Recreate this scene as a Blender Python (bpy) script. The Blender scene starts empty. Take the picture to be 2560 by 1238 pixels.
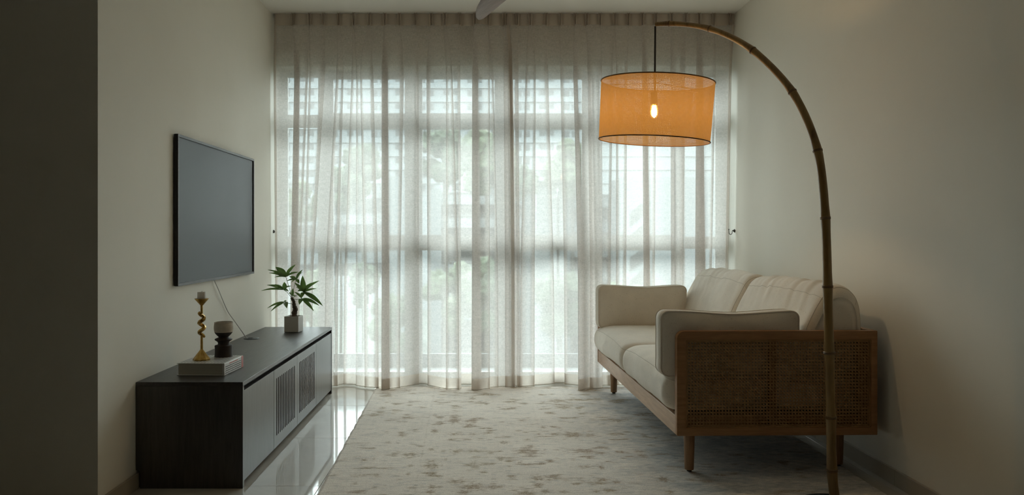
import bpy, bmesh, math, random
import numpy as np
from mathutils import Vector, Matrix, noise as mnoise

random.seed(7)
rng = np.random.default_rng(11)
PI = math.pi
SC = bpy.context.scene
COL = SC.collection

# ------------------------------------------------------------------ camera
EYE = 1.067          # eye height (m)
F = 2000.0           # focal length in pixels of the 2560 px frame
cam_d = bpy.data.cameras.new('camera')
cam_d.sensor_width = 36.0
cam_d.lens = 36.0 * F / 2560.0
cam_d.shift_x = 80.0 / 2560.0
cam_d.shift_y = -31.0 / 2560.0
cam_d.clip_start = 0.05
cam_d.clip_end = 600
cam = bpy.data.objects.new('camera', cam_d)
COL.objects.link(cam)
cam.location = (0, 0, EYE)
cam.rotation_euler = (PI / 2, 0, 0)
SC.camera = cam

# ------------------------------------------------------------------ sky, exposure
SKY_STRENGTH = 7.8
SKY_RGB = (0.91, 1.0, 1.02)
w = bpy.data.worlds.new('overcast_sky')
SC.world = w
w.use_nodes = True
bg = w.node_tree.nodes['Background']
# overcast sky: the zenith brighter than the horizon, the same all round
_t = w.node_tree
_tc = _t.nodes.new('ShaderNodeTexCoord')
_sx = _t.nodes.new('ShaderNodeSeparateXYZ')
_mr = _t.nodes.new('ShaderNodeMapRange')
_mr.inputs['From Min'].default_value = 0.0
_mr.inputs['From Max'].default_value = 1.0
_mr.inputs['To Min'].default_value = SKY_STRENGTH
_mr.inputs['To Max'].default_value = SKY_STRENGTH * 2.4
_t.links.new(_tc.outputs['Generated'], _sx.inputs[0])
_t.links.new(_sx.outputs['Z'], _mr.inputs['Value'])
_t.links.new(_mr.outputs[0], bg.inputs['Strength'])
bg.inputs['Color'].default_value = (*SKY_RGB, 1)
SC.view_settings.view_transform = 'Standard'
SC.view_settings.look = 'None'
SC.view_settings.gamma = 1.0
SC.view_settings.use_curve_mapping = False
SC.view_settings.exposure = 0.45

cy = SC.cycles
cy.max_bounces = 10
cy.diffuse_bounces = 5
cy.glossy_bounces = 4
cy.transmission_bounces = 8
cy.transparent_max_bounces = 32
cy.caustics_reflective = False
cy.caustics_refractive = False
cy.sample_clamp_indirect = 4.0
cy.use_denoising = True

# portal on the window opening: it emits nothing, it only guides the sky sampling
pl = bpy.data.lights.new('window_portal', 'AREA')
pl.shape = 'RECTANGLE'
pl.size = 3.3
pl.size_y = 2.3
pl.cycles.is_portal = True
po = bpy.data.objects.new('window_portal', pl)
COL.objects.link(po)
po.location = (0.16, 5.95, 1.2)
po.rotation_euler = (-PI / 2, 0, 0)

BULB_STRENGTH = 250.0

# ------------------------------------------------------------------ helpers
def P(px, py, y):
    """Point at depth y seen at photo pixel (px, py)."""
    return Vector(((px - 1200.0) * y / F, y, EYE - (py - 588.0) * y / F))


def empty(name, loc=(0, 0, 0), rz=0.0, label=None, cat=None, group=None, kind=None):
    o = bpy.data.objects.new(name, None)
    o.empty_display_size = 0.1
    COL.objects.link(o)
    o.location = loc
    o.rotation_euler = (0, 0, rz)
    tag(o, label, cat, group, kind)
    return o


def tag(o, label=None, cat=None, group=None, kind=None):
    if label: o['label'] = label
    if cat: o['category'] = cat
    if group: o['group'] = group
    if kind: o['kind'] = kind
    return o


def obj(name, data, mat, parent=None, smooth=False, **kw):
    if isinstance(data, bmesh.types.BMesh):
        me = bpy.data.meshes.new(name)
        data.normal_update()
        data.to_mesh(me)
        data.free()
    else:
        me = data
    if mat is not None and len(me.materials) == 0:
        me.materials.append(mat)
    if smooth:
        me.polygons.foreach_set('use_smooth', [True] * len(me.polygons))
        if smooth == 'auto':
            try:
                me.set_sharp_from_angle(angle=math.radians(40))
            except Exception:
                pass
    o = bpy.data.objects.new(name, me)
    COL.objects.link(o)
    if parent is not None:
        o.parent = parent
    tag(o, **kw)
    return o


def box(bm, x0, x1, y0, y1, z0, z1, bev=0.0):
    vs = [bm.verts.new((x, y, z)) for z in (z0, z1) for y in (y0, y1) for x in (x0, x1)]
    fs = []
    for idx in ((0, 2, 3, 1), (4, 5, 7, 6), (0, 1, 5, 4), (2, 6, 7, 3), (0, 4, 6, 2), (1, 3, 7, 5)):
        fs.append(bm.faces.new([vs[i] for i in idx]))
    if bev > 0:
        es = list({e for f in fs for e in f.edges})
        bmesh.ops.bevel(bm, geom=es, offset=bev, segments=2, profile=0.5, affect='EDGES')
    return bm


def boxes(*bs, bev=0.0):
    bm = bmesh.new()
    for b in bs:
        box(bm, *b, bev=bev)
    return bm


def grid_mesh(name, pts, closed_u=False, closed_v=False, uv=None, cap=False):
    """pts[nv][nu] -> quads"""
    nv, nu = len(pts), len(pts[0])
    verts = [tuple(p) for row in pts for p in row]
    faces = []
    for j in range(nv - (0 if closed_v else 1)):
        j2 = (j + 1) % nv
        for i in range(nu - (0 if closed_u else 1)):
            i2 = (i + 1) % nu
            faces.append((j * nu + i, j * nu + i2, j2 * nu + i2, j2 * nu + i))
    if cap and closed_u:
        faces.append(tuple(range(nu - 1, -1, -1)))
        faces.append(tuple((nv - 1) * nu + i for i in range(nu)))
    me = bpy.data.meshes.new(name)
    me.from_pydata(verts, [], faces)
    if uv is not None:
        lay = me.uv_layers.new(name='UVMap')
        li = np.zeros(len(me.loops), dtype=np.int32)
        me.loops.foreach_get('vertex_index', li)
        uvf = np.array([c for row in uv for c in row], dtype=np.float32).reshape(-1, 2)
        lay.data.foreach_set('uv', uvf[li].ravel())
    me.update()
    return me


def tube_pts(path, radii, seg=12):
    """rings of a tube along a path"""
    rings = []
    n = len(path)
    path = [Vector(p) for p in path]
    up = None
    for i in range(n):
        a = path[max(i - 1, 0)]
        b = path[min(i + 1, n - 1)]
        t = (b - a).normalized()
        if up is None:
            up = t.orthogonal().normalized()
        up = (up - t * up.dot(t))
        if up.length < 1e-6:
            up = t.orthogonal()
        up.normalize()
        side = t.cross(up)
        r = radii[i] if hasattr(radii, '__len__') else radii
        rings.append([path[i] + (up * math.cos(2 * PI * k / seg) + side * math.sin(2 * PI * k / seg)) * r
                      for k in range(seg)])
    return rings


def tube(name, path, radii, mat, parent=None, seg=12, closed=False, smooth=True, **kw):
    me = grid_mesh(name, tube_pts(path, radii, seg), closed_u=True, closed_v=closed, cap=not closed)
    return obj(name, me, mat, parent, smooth=('auto' if (smooth and not closed) else smooth), **kw)


def lathe(name, prof, mat, parent=None, seg=48, loc=(0, 0, 0), smooth='auto', **kw):
    """prof: list of (r, z) bottom->top, closed with caps when r==0"""
    rings = [[(loc[0] + r * math.cos(2 * PI * k / seg), loc[1] + r * math.sin(2 * PI * k / seg), loc[2] + z)
              for k in range(seg)] for r, z in prof]
    me = grid_mesh(name, rings, closed_u=True, cap=True)
    return obj(name, me, mat, parent, smooth=smooth, **kw)


def catmull(pts, n):
    pts = [Vector(p) for p in pts]
    out = []
    m = len(pts)
    for i in range(m - 1):
        p0 = pts[max(i - 1, 0)]; p1 = pts[i]; p2 = pts[i + 1]; p3 = pts[min(i + 2, m - 1)]
        for k in range(n):
            t = k / n
            out.append(0.5 * ((2 * p1) + (p2 - p0) * t + (2 * p0 - 5 * p1 + 4 * p2 - p3) * t * t
                              + (3 * p1 - p0 - 3 * p2 + p3) * t ** 3))
    out.append(pts[-1])
    return out


# ------------------------------------------------------------------ materials
class NT:
    def __init__(self, name):
        self.m = bpy.data.materials.new(name)
        self.m.use_nodes = True
        self.t = self.m.node_tree
        self.b = self.t.nodes['Principled BSDF']
        self.out = self.t.nodes['Material Output']

    def n(self, typ, **kw):
        nd = self.t.nodes.new(typ)
        for k, v in kw.items():
            setattr(nd, k, v)
        return nd

    def l(self, a, b):
        self.t.links.new(a, b)

    def coord(self, kind='Object', scale=(1, 1, 1)):
        tc = self.n('ShaderNodeTexCoord')
        mp = self.n('ShaderNodeMapping')
        mp.inputs['Scale'].default_value = scale
        self.l(tc.outputs[kind], mp.inputs['Vector'])
        return mp.outputs['Vector']

    def noise(self, vec, scale, detail=4.0, rough=0.55, dist=0.0):
        nd = self.n('ShaderNodeTexNoise')
        nd.inputs['Scale'].default_value = scale
        nd.inputs['Detail'].default_value = detail
        nd.inputs['Roughness'].default_value = rough
        nd.inputs['Distortion'].default_value = dist
        self.l(vec, nd.inputs['Vector'])
        return nd.outputs['Fac']

    def ramp(self, fac, stops):
        r = self.n('ShaderNodeValToRGB')
        el = r.color_ramp.elements
        while len(el) < len(stops):
            el.new(0.5)
        for e, (p, c) in zip(el, stops):
            e.position = p
            e.color = (*c, 1) if len(c) == 3 else c
        self.l(fac, r.inputs['Fac'])
        return r.outputs['Color']

    def math(self, op, a, b=None, c=None):
        nd = self.n('ShaderNodeMath', operation=op)
        for i, v in enumerate((a, b, c)):
            if v is None: continue
            if isinstance(v, (int, float)):
                nd.inputs[i].default_value = v
            else:
                self.l(v, nd.inputs[i])
        return nd.outputs[0]

    def bump(self, h, strength=0.2, dist=0.002):
        nd = self.n('ShaderNodeBump')
        nd.inputs['Strength'].default_value = strength
        nd.inputs['Distance'].default_value = dist
        self.l(h, nd.inputs['Height'])
        self.l(nd.outputs['Normal'], self.b.inputs['Normal'])
        return nd.outputs['Normal']

    def set(self, color=None, rough=None, metal=None, spec=None):
        if color is not None:
            if isinstance(color, tuple):
                self.b.inputs['Base Color'].default_value = (*color, 1)
            else:
                self.l(color, self.b.inputs['Base Color'])
        if rough is not None:
            if isinstance(rough, (int, float)):
                self.b.inputs['Roughness'].default_value = rough
            else:
                self.l(rough, self.b.inputs['Roughness'])
        if metal is not None: self.b.inputs['Metallic'].default_value = metal
        if spec is not None: self.b.inputs['Specular IOR Level'].default_value = spec
        return self


def plain(name, color, rough=0.6, metal=0.0, spec=0.5, var=0.06, nscale=8.0, bump=0.0, bscale=60.0):
    k = NT(name)
    v = k.coord()
    c = k.ramp(k.noise(v, nscale), [(0.3, tuple(max(x * (1 - var), 0) for x in color)),
                                    (0.7, tuple(min(x * (1 + var), 1) for x in color))])
    k.set(c, rough, metal, spec)
    if bump > 0:
        k.bump(k.noise(v, bscale, 3.0), bump, 0.002)
    return k.m


def wood(name, dark, light, axis=2, rough=0.5, stretch=14.0, scale=5.0, fine=1.0, bump=0.12, spec=0.5):
    k = NT(name)
    sc = [stretch] * 3
    sc[axis] = 1.0
    v = k.coord('Object', tuple(sc))
    n1 = k.noise(v, scale, 6.0, 0.6, 0.6)
    sc2 = [stretch * 9] * 3
    sc2[axis] = 3.0
    v2 = k.coord('Object', tuple(sc2))
    n2 = k.noise(v2, scale, 3.0, 0.7)
    m = k.math('ADD', k.math('MULTIPLY', n1, 0.6), k.math('MULTIPLY', n2, 0.4 * fine))
    c = k.ramp(m, [(0.33, dark), (0.66, light)])
    k.set(c, rough, 0.0, spec)
    k.bump(m, bump, 0.001)
    return k.m


M = {}
M['wall'] = plain('painted_plaster', (0.87, 0.835, 0.745), 0.75, var=0.012, nscale=3.0, bump=0.06, bscale=220, spec=0.35)
M['ceiling'] = plain('ceiling_paint', (0.90, 0.87, 0.80), 0.85, var=0.01, nscale=2.0, spec=0.2)
M['rear_wall'] = plain('rear_wall_paint', (0.22, 0.18, 0.125), 0.8, var=0.03, nscale=2.0)
M['skirting'] = plain('skirting_tile', (0.42, 0.37, 0.29), 0.35, var=0.06, nscale=4.0)
M['grout'] = plain('grey_grout', (0.25, 0.24, 0.22), 0.9)
M['frame_white'] = plain('white_window_frame', (0.70, 0.71, 0.69), 0.45, var=0.02)
M['sill_stone'] = plain('pale_sill', (0.72, 0.72, 0.69), 0.4, var=0.03)

k = NT('polished_floor_tile')
v = k.coord('Object')
c = k.ramp(k.noise(v, 2.2, 6.0, 0.6, 1.2), [(0.3, (0.52, 0.49, 0.44)), (0.7, (0.62, 0.59, 0.53))])
k.set(c, 0.055, 0.0, 0.5)
M['tile'] = k.m

# window glass: clear sheet, shadow rays pass through
k = NT('window_glass')
tr = k.n('ShaderNodeBsdfTransparent'); tr.inputs['Color'].default_value = (0.93, 0.965, 0.955, 1)
gl = k.n('ShaderNodeBsdfGlossy'); gl.inputs['Roughness'].default_value = 0.02
fr = k.n('ShaderNodeFresnel'); fr.inputs['IOR'].default_value = 1.45
mx = k.n('ShaderNodeMixShader')
k.l(fr.outputs[0], mx.inputs[0]); k.l(tr.outputs[0], mx.inputs[1]); k.l(gl.outputs[0], mx.inputs[2])
k.l(mx.outputs[0], k.out.inputs['Surface'])
M['glass'] = k.m


def sheer(name, col, open_mean, open_var, transl=0.6, dense=0.0):
    """woven voile: the gaps between threads let light straight through, the threads scatter it"""
    k = NT(name)
    uv = k.coord('UV')
    def mapped(sx, sy):
        mp = k.n('ShaderNodeMapping'); mp.inputs['Scale'].default_value = (sx, sy, 1)
        k.l(uv, mp.inputs['Vector']); return mp.outputs['Vector']
    weft = k.noise(mapped(55, 330), 1.0, 2.0, 0.7)
    warp = k.noise(mapped(300, 40), 1.0, 2.0, 0.7)
    slub = k.noise(mapped(14, 60), 1.0, 3.0, 0.6)
    s = k.math('ADD', k.math('MULTIPLY', weft, 0.45), k.math('MULTIPLY', warp, 0.35))
    s = k.math('ADD', s, k.math('MULTIPLY', slub, 0.2))
    s = k.math('SUBTRACT', s, 0.5)
    op = k.math('ADD', k.math('MULTIPLY', s, open_var), open_mean)
    op.node.use_clamp = True
    tr = k.n('ShaderNodeBsdfTransparent')
    df = k.n('ShaderNodeBsdfDiffuse'); df.inputs['Color'].default_value = (*col, 1)
    tl = k.n('ShaderNodeBsdfTranslucent'); tl.inputs['Color'].default_value = (*col, 1)
    m1 = k.n('ShaderNodeMixShader'); m1.inputs[0].default_value = transl
    k.l(df.outputs[0], m1.inputs[1]); k.l(tl.outputs[0], m1.inputs[2])
    m2 = k.n('ShaderNodeMixShader')
    k.l(op, m2.inputs[0]); k.l(m1.outputs[0], m2.inputs[1]); k.l(tr.outputs[0], m2.inputs[2])
    k.l(m2.outputs[0], k.out.inputs['Surface'])
    return k.m


CURT = (0.78, 0.735, 0.70)
M['sheer'] = sheer('sheer_linen_voile', CURT, 0.37, 1.1, 0.61)
M['sheer_hem'] = sheer('doubled_voile_hem', (0.72, 0.65, 0.58), 0.13, 0.6, 0.45)
M['sheer_head'] = sheer('buckram_heading', (0.66, 0.58, 0.50), 0.05, 0.2, 0.35)
M['track'] = plain('track_paint', (0.6, 0.58, 0.54), 0.5)

# console laminates
M['console_v'] = wood('charcoal_laminate_vertical', (0.018, 0.015, 0.014), (0.066, 0.058, 0.054), 2, 0.34, 12, 6, bump=0.1, spec=0.9)
M['console_y'] = wood('charcoal_laminate_lengthways', (0.030, 0.026, 0.024), (0.075, 0.068, 0.064), 1, 0.36, 12, 6, bump=0.06)
M['console_in'] = plain('cabinet_inside', (0.012, 0.011, 0.010), 0.8)
M['black_metal'] = plain('black_metal', (0.02, 0.02, 0.02), 0.4, 0.6)
M['tv_frame'] = wood('grey_wood_bezel', (0.045, 0.040, 0.040), (0.10, 0.092, 0.090), 1, 0.45, 14, 6)
M['tv_side'] = plain('black_tv_body', (0.008, 0.008, 0.008), 0.6)
k = NT('matte_screen'); k.set((0.024, 0.027, 0.030), 0.5, 0.0, 0.55)
M['screen'] = k.m
M['cable'] = plain('white_cable', (0.75, 0.75, 0.72), 0.5)

# sofa
M['oak'] = wood('oiled_oak', (0.24, 0.112, 0.042), (0.43, 0.228, 0.100), 0, 0.45, 10, 5)
M['oak_y'] = wood('oiled_oak_lengthways', (0.36, 0.215, 0.120), (0.56, 0.365, 0.225), 1, 0.45, 10, 5)
M['oak_leg'] = wood('oiled_oak_leg', (0.22, 0.115, 0.050), (0.40, 0.225, 0.110), 2, 0.5, 10, 5)
M['cane'] = plain('rattan_cane', (0.38, 0.22, 0.09), 0.5, var=0.18, nscale=30)


def linen(name, c, scale=420.0):
    k = NT(name)
    v = k.coord('Object')
    n1 = k.noise(v, 9.0, 3.0)
    sp = k.noise(v, 160.0, 2.0, 0.6)
    a = k.ramp(n1, [(0.3, tuple(x * 0.95 for x in c)), (0.7, tuple(min(1, x * 1.04) for x in c))])
    spk = k.ramp(sp, [(0.27, (0.62, 0.56, 0.48)), (0.36, (1, 1, 1))])
    mixn = k.n('ShaderNodeMix', data_type='RGBA', blend_type='MULTIPLY')
    mixn.inputs[0].default_value = 0.8
    k.l(a, mixn.inputs[6]); k.l(spk, mixn.inputs[7])
    k.set(mixn.outputs[2], 0.9, 0.0, 0.15)
    wv = k.math('ADD', k.noise(k.coord('Object', (1, 1, 3)), scale, 1.0), k.noise(k.coord('Object', (3, 3, 1)), scale, 1.0))
    k.bump(wv, 0.35, 0.0015)
    k.b.inputs['Sheen Weight'].default_value = 0.25
    return k.m


M['linen'] = linen('oatmeal_linen', (0.82, 0.755, 0.66))
M['piping'] = plain('linen_piping', (0.58, 0.53, 0.455), 0.9)

# lamp
k = NT('bamboo_pole')
v = k.coord('Object', (8, 8, 1.2))
c = k.ramp(k.noise(v, 4.0, 5.0, 0.6, 0.5), [(0.3, (0.15, 0.085, 0.025)), (0.55, (0.28, 0.175, 0.06)), (0.75, (0.36, 0.24, 0.09))])
k.set(c, 0.32)
M['bamboo'] = k.m
M['bamboo_node'] = plain('bamboo_node', (0.15, 0.085, 0.032), 0.5, var=0.2, nscale=60)
M['black_cord'] = plain('black_cord', (0.012, 0.010, 0.009), 0.6)
M['rim'] = plain('brown_rim_tape', (0.25, 0.135, 0.05), 0.8)
k = NT('burlap_shade')
uv = k.coord('UV')
def thread(sx, sy, ns):
    mp = k.n('ShaderNodeMapping'); mp.inputs['Scale'].default_value = (sx, sy, 1)
    k.l(uv, mp.inputs['Vector'])
    wv = k.n('ShaderNodeTexWave', wave_type='BANDS', bands_direction='X' if sx > sy else 'Y', wave_profile='SIN')
    wv.inputs['Scale'].default_value = 1.0
    wv.inputs['Distortion'].default_value = ns
    wv.inputs['Detail'].default_value = 2.0
    wv.inputs['Detail Scale'].default_value = 0.6
    k.l(mp.outputs['Vector'], wv.inputs['Vector'])
    return wv.outputs['Fac']
wa = thread(48, 1.2, 3.0)
wb = thread(1.2, 48, 3.0)
gap = k.math('MULTIPLY', wa, wb)
nz = k.noise(uv, 60.0, 3.0)
op = k.math('ADD', k.math('MULTIPLY', gap, 0.50), k.math('MULTIPLY', k.math('SUBTRACT', nz, 0.5), 0.25))
op.node.use_clamp = True
col = k.ramp(k.math('ADD', k.math('MULTIPLY', wa, 0.5), k.math('MULTIPLY', wb, 0.5)),
             [(0.1, (0.36, 0.20, 0.062)), (0.9, (0.62, 0.375, 0.13))])
tr = k.n('ShaderNodeBsdfTransparent')
df = k.n('ShaderNodeBsdfDiffuse'); tl = k.n('ShaderNodeBsdfTranslucent')
k.l(col, df.inputs['Color']); k.l(col, tl.inputs['Color'])
m1 = k.n('ShaderNodeMixShader'); m1.inputs[0].default_value = 0.55
k.l(df.outputs[0], m1.inputs[1]); k.l(tl.outputs[0], m1.inputs[2])
rf = k.n('ShaderNodeBsdfRefraction'); rf.inputs['Roughness'].default_value = 0.42; rf.inputs['IOR'].default_value = 1.08
k.l(col, rf.inputs['Color'])
m3 = k.n('ShaderNodeMixShader'); m3.inputs[0].default_value = 0.10
k.l(m1.outputs[0], m3.inputs[1]); k.l(rf.outputs[0], m3.inputs[2])
m2 = k.n('ShaderNodeMixShader'); k.l(op, m2.inputs[0])
k.l(m3.outputs[0], m2.inputs[1]); k.l(tr.outputs[0], m2.inputs[2])
k.l(m2.outputs[0], k.out.inputs['Surface'])
M['shade'] = k.m
k = NT('glowing_bulb')
k.set((1.0, 0.8, 0.5), 0.3)
k.b.inputs['Emission Color'].default_value = (1.0, 0.66, 0.32, 1)
k.b.inputs['Emission Strength'].default_value = BULB_STRENGTH
M['bulb'] = k.m

# small things
k = NT('hammered_brass')
v = k.coord('Object')
k.set(k.ramp(k.noise(v, 50, 3), [(0.3, (0.32, 0.19, 0.045)), (0.7, (0.60, 0.40, 0.13))]), 0.30, 1.0)
k.bump(k.noise(v, 90, 2), 0.35, 0.002)
M['brass'] = k.m
M['wax'] = plain('white_wax', (0.72, 0.68, 0.62), 0.55, var=0.02)
M['wick'] = plain('charred_wick', (0.03, 0.025, 0.02), 0.9)
M['stoneware'] = plain('beige_stoneware', (0.50, 0.44, 0.36), 0.7, var=0.10, nscale=60, bump=0.1, bscale=160)
M['darkclay'] = plain('dark_brown_clay', (0.030, 0.020, 0.015), 0.65, var=0.15, nscale=40, bump=0.1, bscale=120)
M['pot'] = plain('matte_white_ceramic', (0.56, 0.54, 0.50), 0.6, var=0.02)
M['soil'] = plain('potting_soil', (0.05, 0.035, 0.025), 0.95, var=0.4, nscale=120, bump=0.6, bscale=150)
M['bark'] = plain('dark_bark', (0.10, 0.07, 0.05), 0.85, var=0.45, nscale=70, bump=0.6, bscale=90)
M['stem'] = plain('green_stem', (0.10, 0.13, 0.05), 0.6)
k = NT('glossy_leaf')
v = k.coord('Object')
c = k.ramp(k.noise(v, 14, 2), [(0.3, (0.080, 0.155, 0.035)), (0.7, (0.17, 0.285, 0.075))])
k.set(c, 0.38)
tl = k.n('ShaderNodeBsdfTranslucent'); k.l(c, tl.inputs['Color'])
m1 = k.n('ShaderNodeMixShader'); m1.inputs[0].default_value = 0.35
k.l(k.b.outputs[0], m1.inputs[1]); k.l(tl.outputs[0], m1.inputs[2]); k.l(m1.outputs[0], k.out.inputs['Surface'])
M['leaf'] = k.m
M['fan_wood'] = wood('grey_brown_fan_blade', (0.135, 0.080, 0.058), (0.25, 0.165, 0.125), 0, 0.45, 12, 4)
M['fan_body'] = plain('dark_fan_body', (0.05, 0.04, 0.035), 0.5)
M['hook'] = plain('dark_pewter', (0.09, 0.085, 0.075), 0.45, 0.9)
M['pages'] = None
k = NT('page_block')
v = k.coord('Object', (1, 1, 700))
k.set(k.ramp(k.noise(v, 1.0, 2.0), [(0.3, (0.36, 0.33, 0.27)), (0.7, (0.62, 0.58, 0.50))]), 0.85)
M['pages'] = k.m
M['cover'] = plain('white_book_cover', (0.70, 0.69, 0.67), 0.3, var=0.01)
M['cover_red'] = plain('red_cover_band', (0.62, 0.13, 0.11), 0.35)
M['ink'] = plain('black_ink', (0.05, 0.05, 0.05), 0.6)
M['ink_red'] = plain('red_ink', (0.6, 0.10, 0.08), 0.6)

# outside
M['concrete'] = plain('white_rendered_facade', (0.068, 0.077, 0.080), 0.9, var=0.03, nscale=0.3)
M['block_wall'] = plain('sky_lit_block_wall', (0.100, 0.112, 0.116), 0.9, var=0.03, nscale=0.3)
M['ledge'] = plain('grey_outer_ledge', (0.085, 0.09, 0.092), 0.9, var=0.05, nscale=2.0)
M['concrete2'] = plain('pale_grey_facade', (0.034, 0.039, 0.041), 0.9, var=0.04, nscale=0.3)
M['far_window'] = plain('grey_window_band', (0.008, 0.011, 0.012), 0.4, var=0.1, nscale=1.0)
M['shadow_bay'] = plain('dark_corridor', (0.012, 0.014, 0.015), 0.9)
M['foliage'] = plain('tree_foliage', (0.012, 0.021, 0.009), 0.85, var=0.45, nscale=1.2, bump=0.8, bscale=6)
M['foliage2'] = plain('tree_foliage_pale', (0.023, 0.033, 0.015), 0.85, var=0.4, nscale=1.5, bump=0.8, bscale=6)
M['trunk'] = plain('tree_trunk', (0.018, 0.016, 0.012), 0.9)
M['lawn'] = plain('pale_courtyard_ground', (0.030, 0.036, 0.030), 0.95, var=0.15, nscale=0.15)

# ================================================================== the setting
XL, XR = -1.450, 1.775
YW = 5.80          # inner face of the window frame
CEIL = 2.611
YN = 3.035         # near end of the left wall
XH = -3.2          # far side of the side passage
YB = -2.6          # rear wall

floor = obj('floor', boxes((XH, XR, YB, YW + 0.04, -0.12, -0.004)), M['grout'], kind='structure')
xs = [-0.68 + 0.803 * i for i in range(-4, 5)]
ys = [3.403 + 0.803 * j for j in range(-8, 5)]
tile_cache = {}
for i in range(len(xs) - 1):
    for j in range(len(ys) - 1):
        x0, x1 = max(xs[i], XH), min(xs[i + 1], XR)
        y0, y1 = max(ys[j], YB), min(ys[j + 1], YW + 0.04)
        if x1 - x0 < 0.02 or y1 - y0 < 0.02: continue
        if x1 <= XL and y0 >= YN: continue
        key = (round(x1 - x0, 3), round(y1 - y0, 3))
        if key not in tile_cache:
            bm = bmesh.new()
            box(bm, 0.0009, x1 - x0 - 0.0009, 0.0009, y1 - y0 - 0.0009, -0.012, 0.0, bev=0.0007)
            o = obj('tile', bm, M['tile'], floor)
            tile_cache[key] = o.data
        else:
            o = obj('tile', tile_cache[key], None, floor)
        o.location = (x0, y0, 0)

obj('ceiling', boxes((XH - .1, XR + .1, YB - .1, YW + 0.3, CEIL, CEIL + 0.15)), M['ceiling'], kind='structure')
obj('wall_left', boxes((XH, XL, YN, YW + 0.045, -0.1, CEIL)), M['wall'], kind='structure')
obj('wall_right', boxes((XR, XR + 0.15, YB, YW + 0.045, -0.1, CEIL)), M['wall'], kind='structure')
obj('wall_back', boxes((XH, XR, YB - 0.15, YB, -0.1, CEIL)), M['rear_wall'], kind='structure')
obj('wall_passage', boxes((XH - 0.15, XH, YB, YN, -0.1, CEIL)), M['rear_wall'], kind='structure')
obj('wall_window', boxes((XL - 0.1, XR + 0.1, 5.665, YW + 0.2, 2.264, CEIL),
                         (XL - 0.1, XR + 0.1, YW + 0.02, YW + 0.045, -0.1, 0.03)), M['wall'], kind='structure')
obj('baseboard_left', boxes((XL, XL + 0.012, YN - 0.012, YW, 0.0, 0.064), (XH, XL + 0.012, YN - 0.012, YN, 0, 0.064), bev=0.002),
    M['skirting'], kind='structure')
bbr = empty('baseboard_right', (0, 0, 0), kind='structure')
for j in range(len(ys) - 1):
    y0, y1 = max(ys[j], YB), min(ys[j + 1], YW)
    if y1 - y0 < 0.05: continue
    obj('tile', boxes((XR - 0.012, XR, y0 + 0.0008, y1 - 0.0008, 0.0, 0.068), bev=0.0015), M['skirting'], bbr)

# ------------------------------------------------------------------ window
def wx(px): return (px - 1200.0) * YW / F
def wz(py): return EYE - (py - 588.0) * YW / F
win = empty('window_1', (0, YW, 0), kind='structure')
fb = []
cols = [(XL, wx(716)), (wx(797), wx(826)), (wx(1018), wx(1049)), (wx(1243), wx(1274)), (wx(1462), wx(1494)), (wx(1688), wx(1711)), (wx(1792), XR)]
for a, b in cols:
    fb.append((a, b, 0.0, 0.045, 0.03, 2.264))
rows = [(wz(190), 2.264), (wz(316), wz(289)), (wz(620), wz(594)), (0.03, 0.054)]
for a, b in rows:
    for c0, c1 in zip(cols[:-1], cols[1:]):
        fb.append((c0[1], c1[0], 0.0, 0.045, a, b))
obj('window_frame', boxes(*fb, bev=0.003), M['frame_white'], win)
panes_px = [(716, 797, 1), (826, 1018, 0), (1049, 1243, 0), (1274, 1462, 0), (1494, 1688, 0), (1711, 1792, 1)]
zbands = [(wz(289), wz(190)), (wz(594), wz(316)), (0.054, wz(620))]
for a, b, outer in panes_px:
    x0, x1 = wx(a), wx(b)
    fw = 0.007 if outer else 0.019
    for (z0, z1) in zbands:
        sb = boxes((x0, x0 + fw, 0.010, 0.040, z0, z1), (x1 - fw, x1, 0.010, 0.040, z0, z1),
                   (x0 + fw, x1 - fw, 0.010, 0.040, z0, z0 + fw), (x0 + fw, x1 - fw, 0.010, 0.040, z1 - fw, z1), bev=0.002)
        s = obj('sash', sb, M['frame_white'], win)
        obj('pane', boxes((x0 + fw, x1 - fw, 0.029, 0.034, z0 + fw, z1 - fw)), M['glass'], s)
obj('trim_1', boxes((XL, XR, YW - 0.03, YW + 0.02, 0.0, 0.03), bev=0.004), M['sill_stone'], kind='structure')
obj('trim_3', boxes((XL - 0.3, XR + 0.3, YW + 0.045, 6.55, -0.12, 0.0), (XL - 0.3, XR + 0.3, 6.45, 6.475, 0.0, 0.110), bev=0.002), M['ledge'], kind='structure')

# ================================================================== outside the window
obj('added_shade_ledge', boxes((XL - 0.3, XR + 0.3, YW + 0.2, YW + 0.35, 2.36, 2.46)), M['concrete2'], kind='structure')  # unseen ledge, added to cut high sky light off the curtain top
obj('ground', boxes((-140, 140, 8, 260, -13.2, -13.0)), M['lawn'], kind='structure')

# far slab block with a grid of windows
YF = 150.0
blk = empty('apartment_block', (0, YF, -13), label='tall white apartment block with a grid of grey windows, far behind the others', cat='building')
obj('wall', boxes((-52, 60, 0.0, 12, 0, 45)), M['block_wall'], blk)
wm = None
for r in range(9):
    for c in range(27):
        px = 696 + c * 30 + (-9 if c % 2 else 0)
        py = 199 + r * 34 - (3 if c % 4 > 1 else 0)
        p = P(px, py, YF)
        if wm is None:
            o = obj('window', boxes((-0.55, 0.55, -0.06, 0.3, -0.55, 0.55)), M['far_window'], blk)
            wm = o.data
        else:
            o = obj('window', wm, None, blk)
        o.location = (p.x, 0, p.z + 13)
slabm = None
for r in range(9):
    z = P(0, 186 + r * 34, YF).z + 13
    o = obj('floor_ledge', boxes((-52, 60, -0.25, 0.0, z - 0.10, z + 0.10)), M['block_wall'], blk)

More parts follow.
